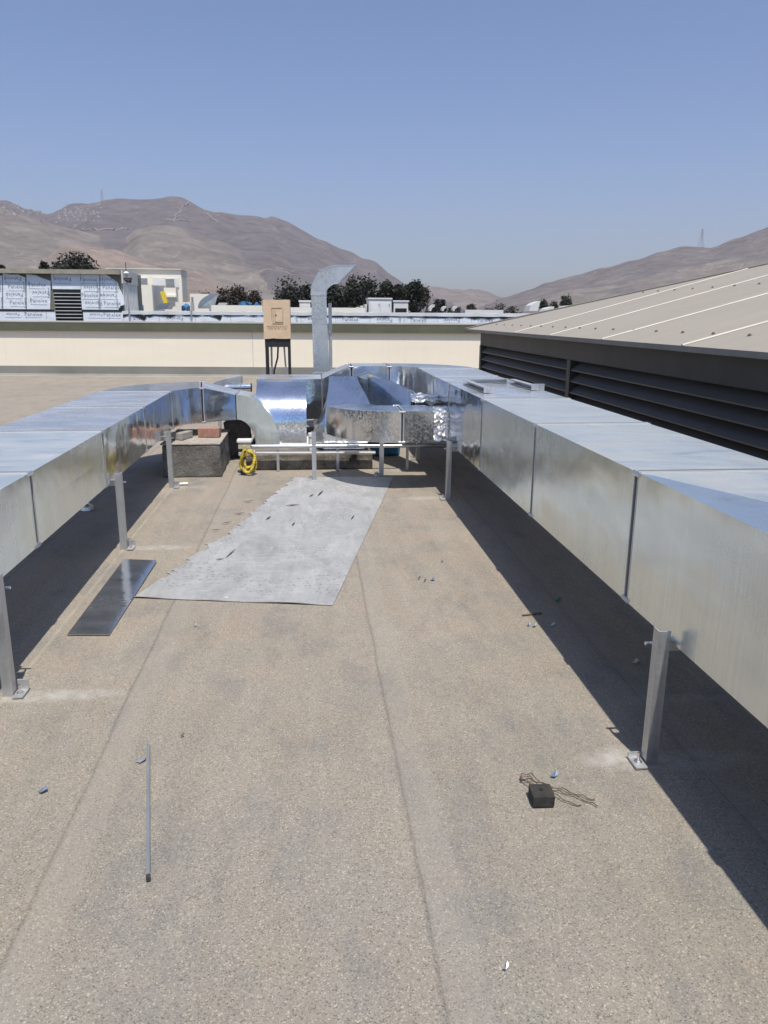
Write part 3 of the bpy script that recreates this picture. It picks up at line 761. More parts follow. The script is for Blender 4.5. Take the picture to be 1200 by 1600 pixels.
# ================================================================== STAND WITH CARDBOARD BOX
t = thing('equipment_stand', 'black steel stand with cables holding a cardboard box', 'stand', (-.41, 10.6, 0))
for (x, y) in ((-.56, 10.5), (-.262, 10.5), (-.56, 10.78), (-.262, 10.78)):
    b = B(); b.box((x-.016, y-.016, .004), (x+.016, y+.016, 1.12)); b.build('leg', 'black', t)
b = B(); b.box((-.578, 10.48, .995), (-.245, 10.80, 1.10)); b.build('apron', 'black', t)
b = B()
b.tube([(-.50,10.6,1.0),(-.505,10.6,.5),(-.50,10.6,.004)], .014, 8)
b.build('conduit', 'steel', t)
b = B()
b.tube([(-.41,10.6,1.0),(-.42,10.58,.85),(-.47,10.57,.68),(-.49,10.56,.45),(-.49,10.56,.004)], .012, 8)
b.build('cable', 'black', t)
b = B()
b.tube([(-.33,10.6,1.0),(-.32,10.6,.8),(-.30,10.6,.5),(-.30,10.6,.004)], .012, 8); b.build('cable', 'steel', t)
t = thing('cardboard_box', 'brown cardboard box printed with a cabinet drawing, on the black stand', 'box', (-.41, 10.6, 1.12))
b = B(); b.box((-.588, 10.46, 1.104), (-.238, 10.84, 1.602), .006)
bmesh.ops.subdivide_edges(b.bm, edges=b.bm.edges[:], cuts=5, use_grid_fill=True)
for v in b.bm.verts:
    v.co += noise.noise_vector(v.co*7)*.006
    if v.co.z < 1.15: v.co.z += .012*noise.noise(Vector((v.co.x*22, 3, 1)))
for v in b.bm.verts:
    if v.co.y < 10.47: v.co.y = 10.462
b.build('carton', 'card', t)
def text_bm(bm, body, size, mat4):
    cu = bpy.data.curves.new('lettering', 'FONT'); cu.body = body; cu.size = size; cu.align_x = 'CENTER'; cu.align_y = 'CENTER'; cu.resolution_u = 1
    ob = bpy.data.objects.new('lettering', cu); COL.objects.link(ob)
    dg = bpy.context.evaluated_depsgraph_get(); ev = ob.evaluated_get(dg); me = ev.to_mesh()
    me2 = me.copy(); ev.to_mesh_clear(); COL.objects.unlink(ob); bpy.data.objects.remove(ob); bpy.data.curves.remove(cu)
    me2.transform(mat4); bm.from_mesh(me2); bpy.data.meshes.remove(me2)
FACE = Matrix.Rotation(R(90), 4, 'X')                     # text facing -Y
b = B(); y = 10.4595
def strip(x0, z0, x1, z1, wd=.004): b.box((min(x0,x1)-wd/2, y-.001, min(z0,z1)-wd/2), (max(x0,x1)+wd/2, y, max(z0,z1)+wd/2))
fx, fz, sx_, sz_ = -.588, 1.602, .35/840, .49/1170        # picture of the cabinet
def cp(u, v): return (fx+(u-120)*sx_, fz-(v-170)*sz_)
for (u0, v0, u1, v1) in ((385,425,700,430),(735,450,735,900),(490,460,490,850),(430,460,430,860),(385,425,385,800),(490,850,735,855),(400,900,735,905)):
    p0, p1 = cp(u0, v0), cp(u1, v1); strip(p0[0], p0[1], p1[0], p1[1], .0035)
p0 = cp(515, 640); b.box((p0[0]-.009, y-.001, p0[1]-.008), (p0[0]+.009, y, p0[1]+.008))
for body, u, v, sz in (('Wall Mounting Enclosure', 550, 985, .0265), ('H: 600  W: 400  D: 200', 550, 1055, .0255)):
    p0 = cp(u, v); text_bm(b.bm, body, sz, Matrix.Translation((p0[0], y-.0005, p0[1])) @ FACE)
b.build('print', 'brownink', t)

# ================================================================== VENT STACK
t = thing('vent_stack', 'tall galvanised vent stack with a hooked slanted outlet standing behind the ducts', 'vent', (.15, 9.7, 0))
def vring(x0, x1, y0, y1, z): return [Vector((x0,y0,z)), Vector((x1,y0,z)), Vector((x1,y1,z)), Vector((x0,y1,z))]
section(t, [vring(.045, .262, 9.58, 9.80, .004), vring(.055, .248, 9.6, 9.79, .73), vring(.04, .222, 9.6, 9.79, 1.66)], 'galv_dull', name='shaft')
b = B(); b.loft([expand(vring(.053, .25, 9.6, 9.79, .70), .012), expand(vring(.053, .25, 9.6, 9.79, .722), .012)]); b.build('flange', 'steel', t)
b = B(); b.loft([expand(vring(.04, .222, 9.6, 9.79, 1.64), .006), expand(vring(.04, .222, 9.6, 9.79, 1.672), .006)]); b.build('collar', 'steel', t)
sec = []
for k in range(10):
    a = R(90*k/9); s_, c_ = math.sin(a), math.cos(a)
    xo, zo = .345-.305*c_, 1.672+.315*s_
    xi, zi = .345-.125*c_ + .02*s_, 1.672+.11*s_
    sec.append([Vector((xo,9.6,zo)), Vector((xi,9.6,zi)), Vector((xi,9.79,zi)), Vector((xo,9.79,zo))])
sec.append([Vector((.585,9.6,1.992)), Vector((.395,9.6,1.81)), Vector((.395,9.79,1.81)), Vector((.585,9.79,1.992))])
section(t, sec, 'galv_dull', name='hooked_outlet', smooth=True)
b = B()
for pts in ([s[0] for s in sec], [sec[-1][0], sec[-1][1]], [s[1] for s in sec]): b.tube([p+Vector((0,-.002,0)) for p in pts], .006, 6)
b.build('rim', 'bolt', t)
b = B(); b.box((.252, 9.86, .004), (.295, 9.90, 1.555)); b.box((.252, 9.80, 1.2), (.27, 9.86, 1.22)); b.build('support_post', 'steel', t)

# ================================================================== LOUVERED HIP-ROOF HOUSING
t = thing('louvered_housing', 'dark louvered rooftop housing with a sand coloured hipped metal roof', 'housing', (5, 6, 0))
XW, YC, XE, YE, ZE, SLP = 2.75, 12.36, 2.62, 12.92, 1.205, .269
b = B(); b.box((XW, -3.5, .004), (XW+.12, YC, .10)); b.box((XW, -3.5, .965), (XW+.12, YC, 1.172)); b.box((XW+.12, YC-.12, .004), (9.5, YC, 1.172)); b.box((XW+.45, -3.5, .004), (XW+.5, YC-.13, 1.16))
b.build('wall', 'charcoal', t)
muls = [YC-.06, 8.0, 3.6, -.8]
b = B()
for y_ in muls: b.box((XW-.012, y_-.055, .10), (XW+.13, y_+.055, .965))
each(b, 'mullion', 'charcoal', t)
for a, c in zip(muls, muls[1:]):
    b = B(); z = .965
    while z > .16:
        b.loft([[Vector((XW+.11,c+.056,z-.004)), Vector((XW+.0,c+.056,z-.098)), Vector((XW+.0,c+.056,z-.110)), Vector((XW+.11,c+.056,z-.012))],
                [Vector((XW+.11,a-.056,z-.004)), Vector((XW+.0,a-.056,z-.098)), Vector((XW+.0,a-.056,z-.110)), Vector((XW+.11,a-.056,z-.012))]])
        z -= .117
    b.build('louver', 'louver', t)
# roof: slope facing left, hip to the far corner
def rz(x): return ZE + (x-XE)*SLP
L = 4.4
b = B()
top = [Vector((XE,-4,ZE)), Vector((XE,YE,ZE)), Vector((XE+L,YE-L,rz(XE+L))), Vector((XE+L,-4,rz(XE+L)))]
b.loft([[p-Vector((0,0,.03)) for p in top], top])
far_ = [Vector((XE,YE,ZE)), Vector((XE+8.8,YE,ZE)), Vector((XE+L,YE-L,rz(XE+L)))]
b.loft([[p-Vector((0,0,.03)) for p in far_], far_])
b.build('roof', 'roof', t)
b = B()
b.box((XE-.012, -4, ZE-.036), (XE-.002, YE+.01, ZE+.004)); b.box((XE-.012, YE+.002, ZE-.05), (9.5, YE+.012, ZE+.004))
b.build('eave_flashing', 'rooftrim', t)
b = B(); b.tube([(XE,YE,ZE+.006),(XE+L,YE-L,rz(XE+L)+.006)], .018, 6); b.build('hip_cap', 'rooftrim', t)
b = B(); b.box((XW+.01, -4, 1.1725), (XW+.06, YC-.02, ZE+.0)); b.build('soffit_strip', 'black', t)
for ysn in (9.85, 8.37, 6.83, 5.30, 3.8, 2.3):
    xm = min(XE+L, XE+(YE-ysn)) - .02
    b = B(); b.loft([[Vector((XE+.01,ysn-.017,rz(XE+.01)+.003)), Vector((XE+.01,ysn+.017,rz(XE+.01)+.003)), Vector((XE+.01,ysn+.012,rz(XE+.01)+.010)), Vector((XE+.01,ysn-.012,rz(XE+.01)+.010))],
                     [Vector((xm,ysn-.017,rz(xm)+.003)), Vector((xm,ysn+.017,rz(xm)+.003)), Vector((xm,ysn+.012,rz(xm)+.010)), Vector((xm,ysn-.012,rz(xm)+.010))]])
    b.build('roof_seam', 'roofseam', t)
b = B()
for k in range(22):
    ysn = 12.0 - .47*k
    for xx in (XE+.30, XE+2.0):
        if xx-XE < YE-ysn-.1:
            z = rz(xx); b.tube([(xx,ysn,z+.001),(xx,ysn,z+.006)], .016, 8); b.tube([(xx,ysn,z+.006),(xx,ysn,z+.014)], .009, 6)
b.build('screw', 'screw', t)

# ================================================================== PARAPET
ang = math.atan2(-1.0, 11.8)
t = thing('parapet_wall', 'long cream parapet wall with olive coping along the far roof edge', 'wall', (-1.2, 18.55, 0))
def prot(pts_fn):
    pass
def wbox(name, mat, x0, x1, y0, y1, z0, z1, bev=0):
    b = B(); b.box((x0, y0, z0), (x1, y1, z1), bev)
    rm = Matrix.Rotation(ang, 3, 'Z'); pv = Vector((-1.2, 18.55, 0))
    for v in b.bm.verts: v.co = pv + rm @ (v.co-pv)
    return b.build(name, mat, t)
wbox('wall', 'cream', -18, 12, 18.56, 18.75, .004, 1.03)
wbox('coping', 'olive', -18, 12, 18.49, 18.79, 1.03, 1.225)
wbox('coping_top', 'olivetop', -18, 12, 18.483, 18.80, 1.226, 1.252)
b = B(); b.loft([[Vector((-18,18.40,.002)), Vector((-18,18.555,.05)), Vector((-18,18.555,.225)), Vector((-18,18.559,.225)), Vector((-18,18.559,.002))],
                 [Vector((12,18.40,.002)), Vector((12,18.555,.05)), Vector((12,18.555,.225)), Vector((12,18.559,.225)), Vector((12,18.559,.002))]])
rm = Matrix.Rotation(ang, 3, 'Z'); pv = Vector((-1.2, 18.55, 0))
for v in b.bm.verts: v.co = pv + rm @ (v.co-pv)
b.build('membrane_upturn', 'upturn', t)
wbox('floor_lap', 'olivetop', -18, 12, 18.27, 18.38, .002, .008)
wbox('control_joint', 'greyshade', -1.32, -1.305, 18.553, 18.56, .226, 1.03)
wbox('lightning_wire', 'greyshade', -18, 12, 18.60, 18.61, 1.253, 1.263)

# ================================================================== WRAPPED ROOF STRUCTURES
ink_cache = {}
def add_word(bm, x, yv, z, size, ang_=0.0):
    key = 'w'
    if key not in ink_cache:
        tmp = bmesh.new(); text_bm(tmp, 'Panelex', 1.0, Matrix.Identity(4)); me = bpy.data.meshes.new('word'); tmp.to_mesh(me); tmp.free(); ink_cache[key] = me
    me = ink_cache[key].copy()
    me.transform(Matrix.Translation((x, yv, z)) @ FACE @ Matrix.Rotation(ang_, 4, 'Z') @ Matrix.Scale(size, 4))
    bm.from_mesh(me); bpy.data.meshes.remove(me)
def rule(b, x0, x1, yv, z, th=.010): b.box((x0, yv-.001, z-th/2), (x1, yv, z+th/2))
YS = 24.0
def PX(px, py, Y=YS): return at(px, py, Y)
# low film-wrapped parapet
t = thing('wrapped_parapet', 'low film-wrapped parapet with Panelex print behind the cream wall', 'parapet', (-1, 24, GZ))
zt_ = PX(450, 487.5).z; zb_ = .6; zc = PX(450, 492.5).z
xa, xb = PX(192, 495).x, PX(900, 495).x
b = B(); b.box((xa, YS+.02, GZ), (xb, YS+.6, zc-.03)); b.build('wall', 'wrap', t)
b = B(); n = 90; rings = []
random.seed(8)
xs0 = PX(192, 490).x
for k in range(n+1):
    x = xs0+(xb-xs0)*k/n; dz = random.uniform(-.012, .012)
    rings.append([Vector((x,YS-.004,zc-.005+dz*.6)), Vector((x,YS-.002,zt_+dz*.6)), Vector((x,YS+.65,zt_+.01)), Vector((x,YS+.65,zc-.02))])
b.loft(rings); b.build('capping', 'capfilm', t)
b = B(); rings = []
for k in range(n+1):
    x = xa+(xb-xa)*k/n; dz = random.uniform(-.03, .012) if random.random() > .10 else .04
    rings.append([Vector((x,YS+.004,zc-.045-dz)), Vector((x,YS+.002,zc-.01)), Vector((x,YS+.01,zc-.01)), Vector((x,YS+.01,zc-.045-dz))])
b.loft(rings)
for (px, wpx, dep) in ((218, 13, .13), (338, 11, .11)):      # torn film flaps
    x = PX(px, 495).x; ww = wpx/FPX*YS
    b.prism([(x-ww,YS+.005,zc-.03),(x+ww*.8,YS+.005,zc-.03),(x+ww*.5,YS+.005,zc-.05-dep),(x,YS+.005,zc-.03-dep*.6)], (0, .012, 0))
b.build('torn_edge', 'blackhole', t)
b = B(); x = xa; i = 0
random.seed(2)
while x < xb-1:
    wdt = .62; zmid = (zc + PX(450, 503).z)/2 - .015
    if random.random() > .1: add_word(b.bm, x+.45, YS+.017, zmid, .16, math.pi if i % 2 else 0)
    rule(b, x+.2, x+.7, YS+.017, zmid-.085, .007)
    b.box((x+.0, YS+.016, zmid-.16), (x+.008, YS+.017, zmid+.13))
    if i % 3 == 1: add_word(b.bm, x+.92, YS+.017, zmid-.05, .12, math.pi/2)
    x += 1.05; i += 1
b.build('lettering', 'ink', t)
b = B()
for px in (299, 300.5): b.box((PX(px,495).x-.012, YS-.08, zb_), (PX(px,495).x+.012, YS-.06, zt_+.02))
b.build('film_seam', 'steel', t)
# tall wrapped block
YB = 25.0
t = thing('wrapped_block', 'tall film-wrapped rooftop block with a black louver and concrete lid at far left', 'building', (-8, 25, GZ))
def Q(px, py): return at(px, py, YB)
xL, xR = Q(-240, 450).x, Q(190, 450).x
zT, zS, zJ = Q(90, 421).z, Q(90, 429).z, Q(90, 485).z
b = B(); b.box((xL, YB+.05, GZ), (xR, YB+2.9, zT-.02)); b.build('wall', 'oliveplain', t)
b = B(); b.box((xL-.2, YB-.15, zS+.02), (xR+.001, YB+2.95, zT)); b.build('roof_slab', 'slab', t)
x_l0, x_l1 = Q(85.5, 470).x, Q(127, 470).x; zl0, zl1 = Q(106, 500).z-.1, Q(106, 453).z
cols = [(-120, 0), (-80, 1), (-38, 2), (7, 0), (43, 1), (82, 2), (120, 0), (158, 1), (192, 2)]
b = B(); ink = B()
def ragged(px0, px1, tops):
    pts = [Vector((Q(px0, 500).x, YB, zJ+.03))]
    pts2 = [Vector((Q(px, 450).x, YB, Q(px, py).z)) for px, py in tops]
    pts.append(Vector((Q(px1, 500).x, YB, zJ+.03)))
    b.prism([pts[0]] + pts2 + [pts[1]], (0, .045, 0))
ragged(-130, 5.5, [(-130, 430), (-60, 433), (2, 431), (5.5, 430)])
ragged(7, 42, [(7, 426.5), (20, 429), (30, 428.5), (41, 433.5)])
ragged(43.5, 80, [(43.5, 428), (58, 430), (66, 434), (80, 439)])
ragged(128, 157, [(128, 428), (139, 427.5), (150, 428.5), (157, 428)])
ragged(158.3, 186, [(158.3, 427), (166, 428), (172, 432), (184, 441), (187, 452), (192, 464), (192.5, 476), (186, 478)])
b.box((Q(81.5, 450).x, YB, zl1+.02), (Q(127, 450).x, YB+.045, Q(90, 427).z))
b.box((xL, YB, GZ), (x_l0-.02, YB+.045, zJ)); b.box((x_l1+.02, YB, GZ), (Q(193, 500).x, YB+.045, zJ-.01))
b.build('film_sheet', 'wrap', t)
yv = YB-.003
for c0, (pl_, pr_) in enumerate(((-130, -84), (-84, -40), (-40, 5), (7, 42), (43, 80), (82, 122), (128, 157), (158, 186))):
    x0, x1 = Q(pl_, 450).x, Q(pr_, 450).x; n_ = 0
    z = Q(90, 433 if pl_ != 43 else 442).z - .06
    while z > zJ + .12:
        if not (pl_ == 82 and z < zl1+.1):
            xm = (x0+x1)/2 + (.03 if n_ % 2 else -.06)
            add_word(ink.bm, xm, yv, z, .165, math.pi if (n_+c0) % 2 else 0)
            rule(ink, xm-.24, xm+.24, yv, z-.118, .009)
            if n_ % 2: add_word(ink.bm, x1-.09, yv, z, .10, math.pi/2)
            else: ink.box((x0+.06, yv-.001, z-.12), (x0+.068, yv, z+.12))
        z -= .232; n_ += 1
for k, px in enumerate((-110, -70, -30, 20, 52, 150, 175)):
    x = Q(px, 490).x; z = zJ-.12
    add_word(ink.bm, x, yv, z, .125 if k % 2 else .17, math.pi*(k % 2)); rule(ink, x-.24, x+.24, yv, z-.10, .008); ink.box((x+.38, yv-.001, z-.14), (x+.388, yv, z+.12))
ink.build('lettering', 'ink', t)
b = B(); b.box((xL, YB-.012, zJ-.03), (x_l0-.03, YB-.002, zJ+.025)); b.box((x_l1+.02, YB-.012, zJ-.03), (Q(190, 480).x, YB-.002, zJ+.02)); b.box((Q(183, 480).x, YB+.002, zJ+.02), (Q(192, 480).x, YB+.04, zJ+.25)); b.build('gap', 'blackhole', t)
lv = B(); lv.box((x_l0, YB-.02, zl0), (x_l1, YB+.03, zl1)); lo = lv.build('louver', 'blackhole', t)
lv = B()
for k in range(9):
    z = zl1 - (k+.95)*(zl1-zl0)/9.6; lv.box((x_l0, YB-.055, z-.012), (x_l1, YB-.022, z+.008))
lv.build('blade', 'capfilm', lo)
kx = ray(213.5, 450); YBB = xR/(kx.x/kx.y)                # where the right-hand side of the block ends
zf = at(213.5, 447, YBB).z
b = B(); b.box((xR+.003, YB+.12, GZ), (xR+.02, YBB, zf))
for k in range(9): yy = YB+.25+k*(YBB-YB-.3)/9; b.box((xR+.021, yy, GZ), (xR+.035, yy+.12, zf-.01))
b.build('side_panel', 'greypanel', t)
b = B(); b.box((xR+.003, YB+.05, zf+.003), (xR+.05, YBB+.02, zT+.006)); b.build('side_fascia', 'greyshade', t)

# lamp mast
t = thing('mast_lamp', 'thin mast with a lamp head and aerial standing by the wrapped block', 'lamp', (at(204, 503, 23).x, 23, GZ))
px_ = at(204, 503, 23).x
b = B(); b.tube([(px_,23,GZ),(px_-.02,23,at(204,428,23).z)], .028, 8); b.build('pole', 'steel', t)
b = B(); b.tube([(px_-.02,23,at(203,431,23).z),(px_-.02,23,at(203,427,23).z),(px_-.02,23,at(203,424,23).z)], [.06,.09,.03], 10); b.build('lamp_head', 'hvacwhite', t)
b = B(); b.box((px_-.1,22.95,at(203,437,23).z),(px_+.12,23.06,at(203,434,23).z)); b.tube([(px_-.05,23,at(203,437,23).z),(px_+.1,22.9,at(203,440,23).z)], .05, 8); b.build('bracket', 'charcoal', t)
b = B(); b.tube([(px_-.02,23,at(203,426,23).z),(px_-.02,23,at(203,410,23).z)], .012, 6); b.build('aerial', 'charcoal', t)

# white building
YW = 46.0
def W_(px, py, Y=YW): return at(px, py, Y)
t = thing('white_building', 'off-white flat-roofed building with two grey windows behind the wrapped block', 'building', (W_(240, 450).x, YW, GZ))
b = B(); b.box((W_(170,450).x, YW, GZ), (W_(284,450).x, W_(284,450).x/(ray(292,450).x/ray(292,450).y), W_(240,421).z)); b.build('wall', 'whitebuild', t)
xWR = W_(284,450).x; kx = ray(292, 450); YWB = xWR/(kx.x/kx.y)
b = B(); b.box((xWR+.003, YW+.05, GZ), (xWR+.03, YWB, W_(240,421).z-.02)); b.build('side_wall', 'greyshade', t)  # overlay in a greyer tone, this side's shade put into the colour
b = B(); b.box((W_(168,450).x, YW-.12, W_(240,421).z+.003), (xWR+.06, YWB+.1, W_(240,419.8).z)); b.build('roof_edge', 'white', t)
for (p0, p1, q0, q1) in ((214, 231, 434, 444), (258, 273, 435, 447)):
    b = B(); b.box((W_(p0,q0).x, YW-.06, W_(p0,q1).z), (W_(p1,q0).x, YW-.01, W_(p0,q0).z)); wd = b.build('window', 'white', t)
    b = B(); b.box((W_(p0+.8,q0).x, YW-.075, W_(p0,q1-.8).z), (W_(p1-.8,q0).x, YW-.062, W_(p0,q0+.8).z)); b.build('pane', 'glass', wd)
b = B(); b.box((W_(239,434).x, YW-.05, W_(239,446).z), (W_(257,434).x, YW-.012, W_(239,434).z)); b.box((W_(274,436).x, YW-.05, W_(274,449).z), (W_(279,434).x, YW-.012, W_(274,435).z)); b.build('white_panel', 'white', t)
Y2 = 42.0
t = thing('cream_annex', 'cream box-shaped annex with a side coloured as shaded in front of the white building', 'building', (at(230, 460, Y2).x, Y2, GZ))
xA = at(237,450,Y2).x; kx = ray(255, 450); YA = xA/(kx.x/kx.y)
b = B(); b.box((at(205,450,Y2).x, Y2, GZ), (xA, YA-.003, at(230,445,Y2).z)); b.build('wall', 'whitebuild', t)
b = B(); b.box((xA+.003, Y2+.01, GZ), (xA+.03, YA, at(230,445,Y2).z-.01)); b.build('side_wall', 'greyshade', t)  # shaded side of the annex painted greyer than its lit front
b = B(); b.box((at(256,450,Y2).x, Y2+.5, GZ), (at(272,450,Y2).x, Y2+1.2, at(262,449,Y2).z)); b.box((at(255,450,Y2).x, Y2+.3, at(262,461,Y2).z-.1), (at(273,450,Y2).x, Y2+.6, at(262,461,Y2).z)); b.build('rear_block', 'whitebuild', t)
Y3 = 36.0
b = B()
for dx in (0, .2): b.prism([at(250+dx*15,456,Y3), at(253+dx*15,455,Y3), at(259+dx*15,474,Y3), at(256+dx*15,474,Y3)], (0, .15, 0))
for k in range(6): b.box((at(252+k*1.2,458+k*3,Y3).x, Y3+.02, at(252,458.8+k*3,Y3).z), (at(259+k*1.2,458+k*3,Y3).x, Y3+.1, at(252,458+k*3,Y3).z))
tag(b.build('leaning_ladder', 'yellowflat', None, origin=at(254, 465, Y3)), 'yellow ladder leaning beside the cream annex', 'ladder')
b = B(); b.prism([at(243,483,34), at(250,474,34), at(266,473,34), at(261,483,34)], (0, 1.2, 0))
tag(b.build('skylight', 'hood', None, origin=at(255, 480, 34)), 'small slanted grey sheet cover below the yellow ladder', 'hatch')
# second white block with hood
t = thing('white_block', 'small cream roof block behind the big quarter-round metal hood', 'building', (at(310, 470, 38).x, 38, GZ))
b = B(); b.box((at(296,450,38).x, 38, GZ), (at(325,450,38).x, 40.5, at(310,459,38).z)); b.build('wall', 'whitebuild', t)
b = B(); b.box((at(299,464,38).x, 37.95, at(299,469,38).z), (at(302,464,38).x, 37.99, at(299,464,38).z)); b.build('window', 'glass', t)
t = thing('quarter_round_hood', 'large grey quarter-round sheet metal hood on the far roof', 'hood', (at(325, 480, 31).x, 31, 1.5))
pts = [at(309,481,31)] + [at(309+31*(1-math.cos(R(a))), 481-22.5*math.sin(R(a)), 31) for a in range(10, 91, 10)] + [at(341,459,31)]
b = B(); b.prism(pts, (0, .9, 0)); b.build('shell', 'hood', t)
b = B(); b.prism([at(309.5,482,30.97), at(341,459.5,30.97), at(334,482,30.97)], (0, .02, 0)); b.build('open_face', 'galv', t)
b = B(); b.prism([at(337,482,30.5), at(342,473,30.5), at(355,473,30.5), at(350,482,30.5)], (0, .5, 0))
tag(b.build('roof_hatch', 'greyshade', None, origin=at(345, 480, 30.5)), 'small pale slanted roof hatch right of the quarter-round hood', 'hatch')
b = B(); b.box((at(274,475,33).x, 33, GZ), (at(298,475,33).x, 34, at(285,472,33).z))
tag(b.build('low_tank', 'whitebuild', None, origin=at(286, 480, 33)), 'low cream box left of the quarter-round hood', 'box')
for (px, py, wpx, lab) in ((289, 478, 10, 'crumpled blue tarp beside the low cream box'), (217, 478, 8, 'small dark blue drum below the cream annex'), (381, 473, 17, 'bright blue and white sheet roof left of the cardboard box'), (401, 475, 8, 'short blue cover touching the cardboard box outline')):
    b = B(); p = at(px, py, 30.2); ww = wpx/FPX*30.2
    b.box((p.x-ww/2, 30.1, p.z-.12), (p.x+ww/2, 30.7, p.z+.04), .03)
    bmesh.ops.subdivide_edges(b.bm, edges=b.bm.edges[:], cuts=3, use_grid_fill=True)
    for v in b.bm.verts: v.co += noise.noise_vector(v.co*5)*.08; v.co.z -= .12*abs(v.co.x-p.x)/ww
    tag(b.build('tarp', 'bluetarp', None, origin=(p.x, 30.3, p.z-.1)), lab, 'tarp')
# back roof bands
t = thing('rear_parapet', 'second pale parapet strip behind the wrapped parapet', 'parapet', (0, 29, GZ))
b = B(); b.box((at(330,480,29).x, 29, GZ), (at(410,480,29).x, 29.4, at(370,477,29).z)); b.box((at(452,480,29).x, 29, GZ), (at(570,480,29).x, 29.4, at(560,481,29).z)); b.build('wall', 'whitebuild', t)

# rooftop air units
def ac(px0, px1, py0, py1, Y, label, grille=None, doors=True, steps=False):
    p0, p1 = at(px0, py1, Y), at(px1, py0, Y)
    t = thing('air_unit', label, 'air unit', ((p0.x+p1.x)/2, Y, p0.z), 'white rooftop air units')
    z0 = p0.z-.15; z1 = at((px0+px1)/2, py0, Y).z
    b = B(); b.box((p0.x, Y, z0), (p1.x, Y+1.2, z1), .02); b.build('casing', 'hvacwhite', t)
    b = B(); b.box((p0.x-.03, Y-.03, z1+.003), (p1.x+.03, Y+1.23, z1+.06), .01); b.build('lid', 'hvacwhite', t)
    if doors:
        for u in (.08, .52):
            b = B(); b.box((p0.x+(p1.x-p0.x)*u, Y-.018, z0+.05), (p0.x+(p1.x-p0.x)*(u+.40), Y-.002, z1-.12), .005); d = b.build('panel_door', 'white', t)
            b = B(); b.box((p0.x+(p1.x-p0.x)*(u+.36), Y-.035, z0+.3), (p0.x+(p1.x-p0.x)*(u+.38), Y-.02, z0+.4)); b.build('handle', 'charcoal', d)
    if grille:
        b = B(); b.box((p0.x+.06, Y-.012, z0), (p1.x-.06, Y-.002, z0+(z1-z0)*grille)); b.build('grille', 'blackhole', t)
    if steps:
        for k in range(3):
            xx = p0.x-.08-.15*k; b = B(); b.box((xx-.06, Y+.2+.1*k, z0), (xx+.05, Y+1.0, z1-.18-.05*k), .01); b.build('side_panel', 'hvacwhite', t)
    return t
ac(576, 612, 468, 485, 30, 'large white air unit with two doors among the far trees', None, True, True)
ac(615, 638, 472, 485, 30, 'white air unit with a wide black grille, right of the large one', .5, False)
ac(468, 485, 472, 485, 29.6, 'small white air unit beside the vent stack', .35, False)
# far round roof vents
for (px, py, s, lab) in ((671, 482, 9, 'grey round-backed roof vent left of the dark far shrub'), (691, 481, 7, 'small pale hooked roof vent beside the dark far shrub'), (708, 481, 7, 'small pale hooked roof vent right of the dark far shrub')):
    Y = 33; p = at(px, 486, Y); k_ = Y/FPX*s
    b = B(); b.prism([p] + [p+Vector((k_*(.9-math.cos(R(a))), 0, k_*(.1+math.sin(R(a))))) for a in range(0, 91, 15)] + [p+Vector((k_*.9,0,k_*.75)), p+Vector((k_*.45,0,k_*.45)), p+Vector((k_*.3,0,0))], (0, .4, 0))
    tag(b.build('roof_vent', 'greyshade', None, origin=(p.x, Y, p.z)), lab, 'vent', 'far hooked roof vents')
for (px, py, w_, h_, lab) in ((835, 480, 17, 12, 'bright slanted sheet metal hood left of the sand coloured roof'), (858, 482, 16, 7, 'low pale hood next to the bright slanted hood'), (889, 477, 20, 5, 'thin pale roof cover showing over the hip edge')):
    Y = 33; p = at(px, py+6, Y); k_ = Y/FPX
    b = B(); b.prism([p+Vector((-w_*k_/2,0,0)), p+Vector((-w_*k_*.35,0,h_*k_*.7)), p+Vector((-w_*k_*.05,0,h_*k_)), p+Vector((w_*k_*.5,0,h_*k_*1.25)), p+Vector((w_*k_*.32,0,0))], (0, .8, 0))
    tag(b.build('sheet_hood', 'hvacwhite', None, origin=(p.x, Y, p.z)), lab, 'hood')
b = B(); p = at(755, 486, 34); b.box((p.x-.8, 34, p.z-.2), (p.x+.9, 35, p.z+.05)); tag(b.build('flat_cover', 'hvacwhite', None, origin=p), 'flat white roof cover in the valley between the hills', 'cover')

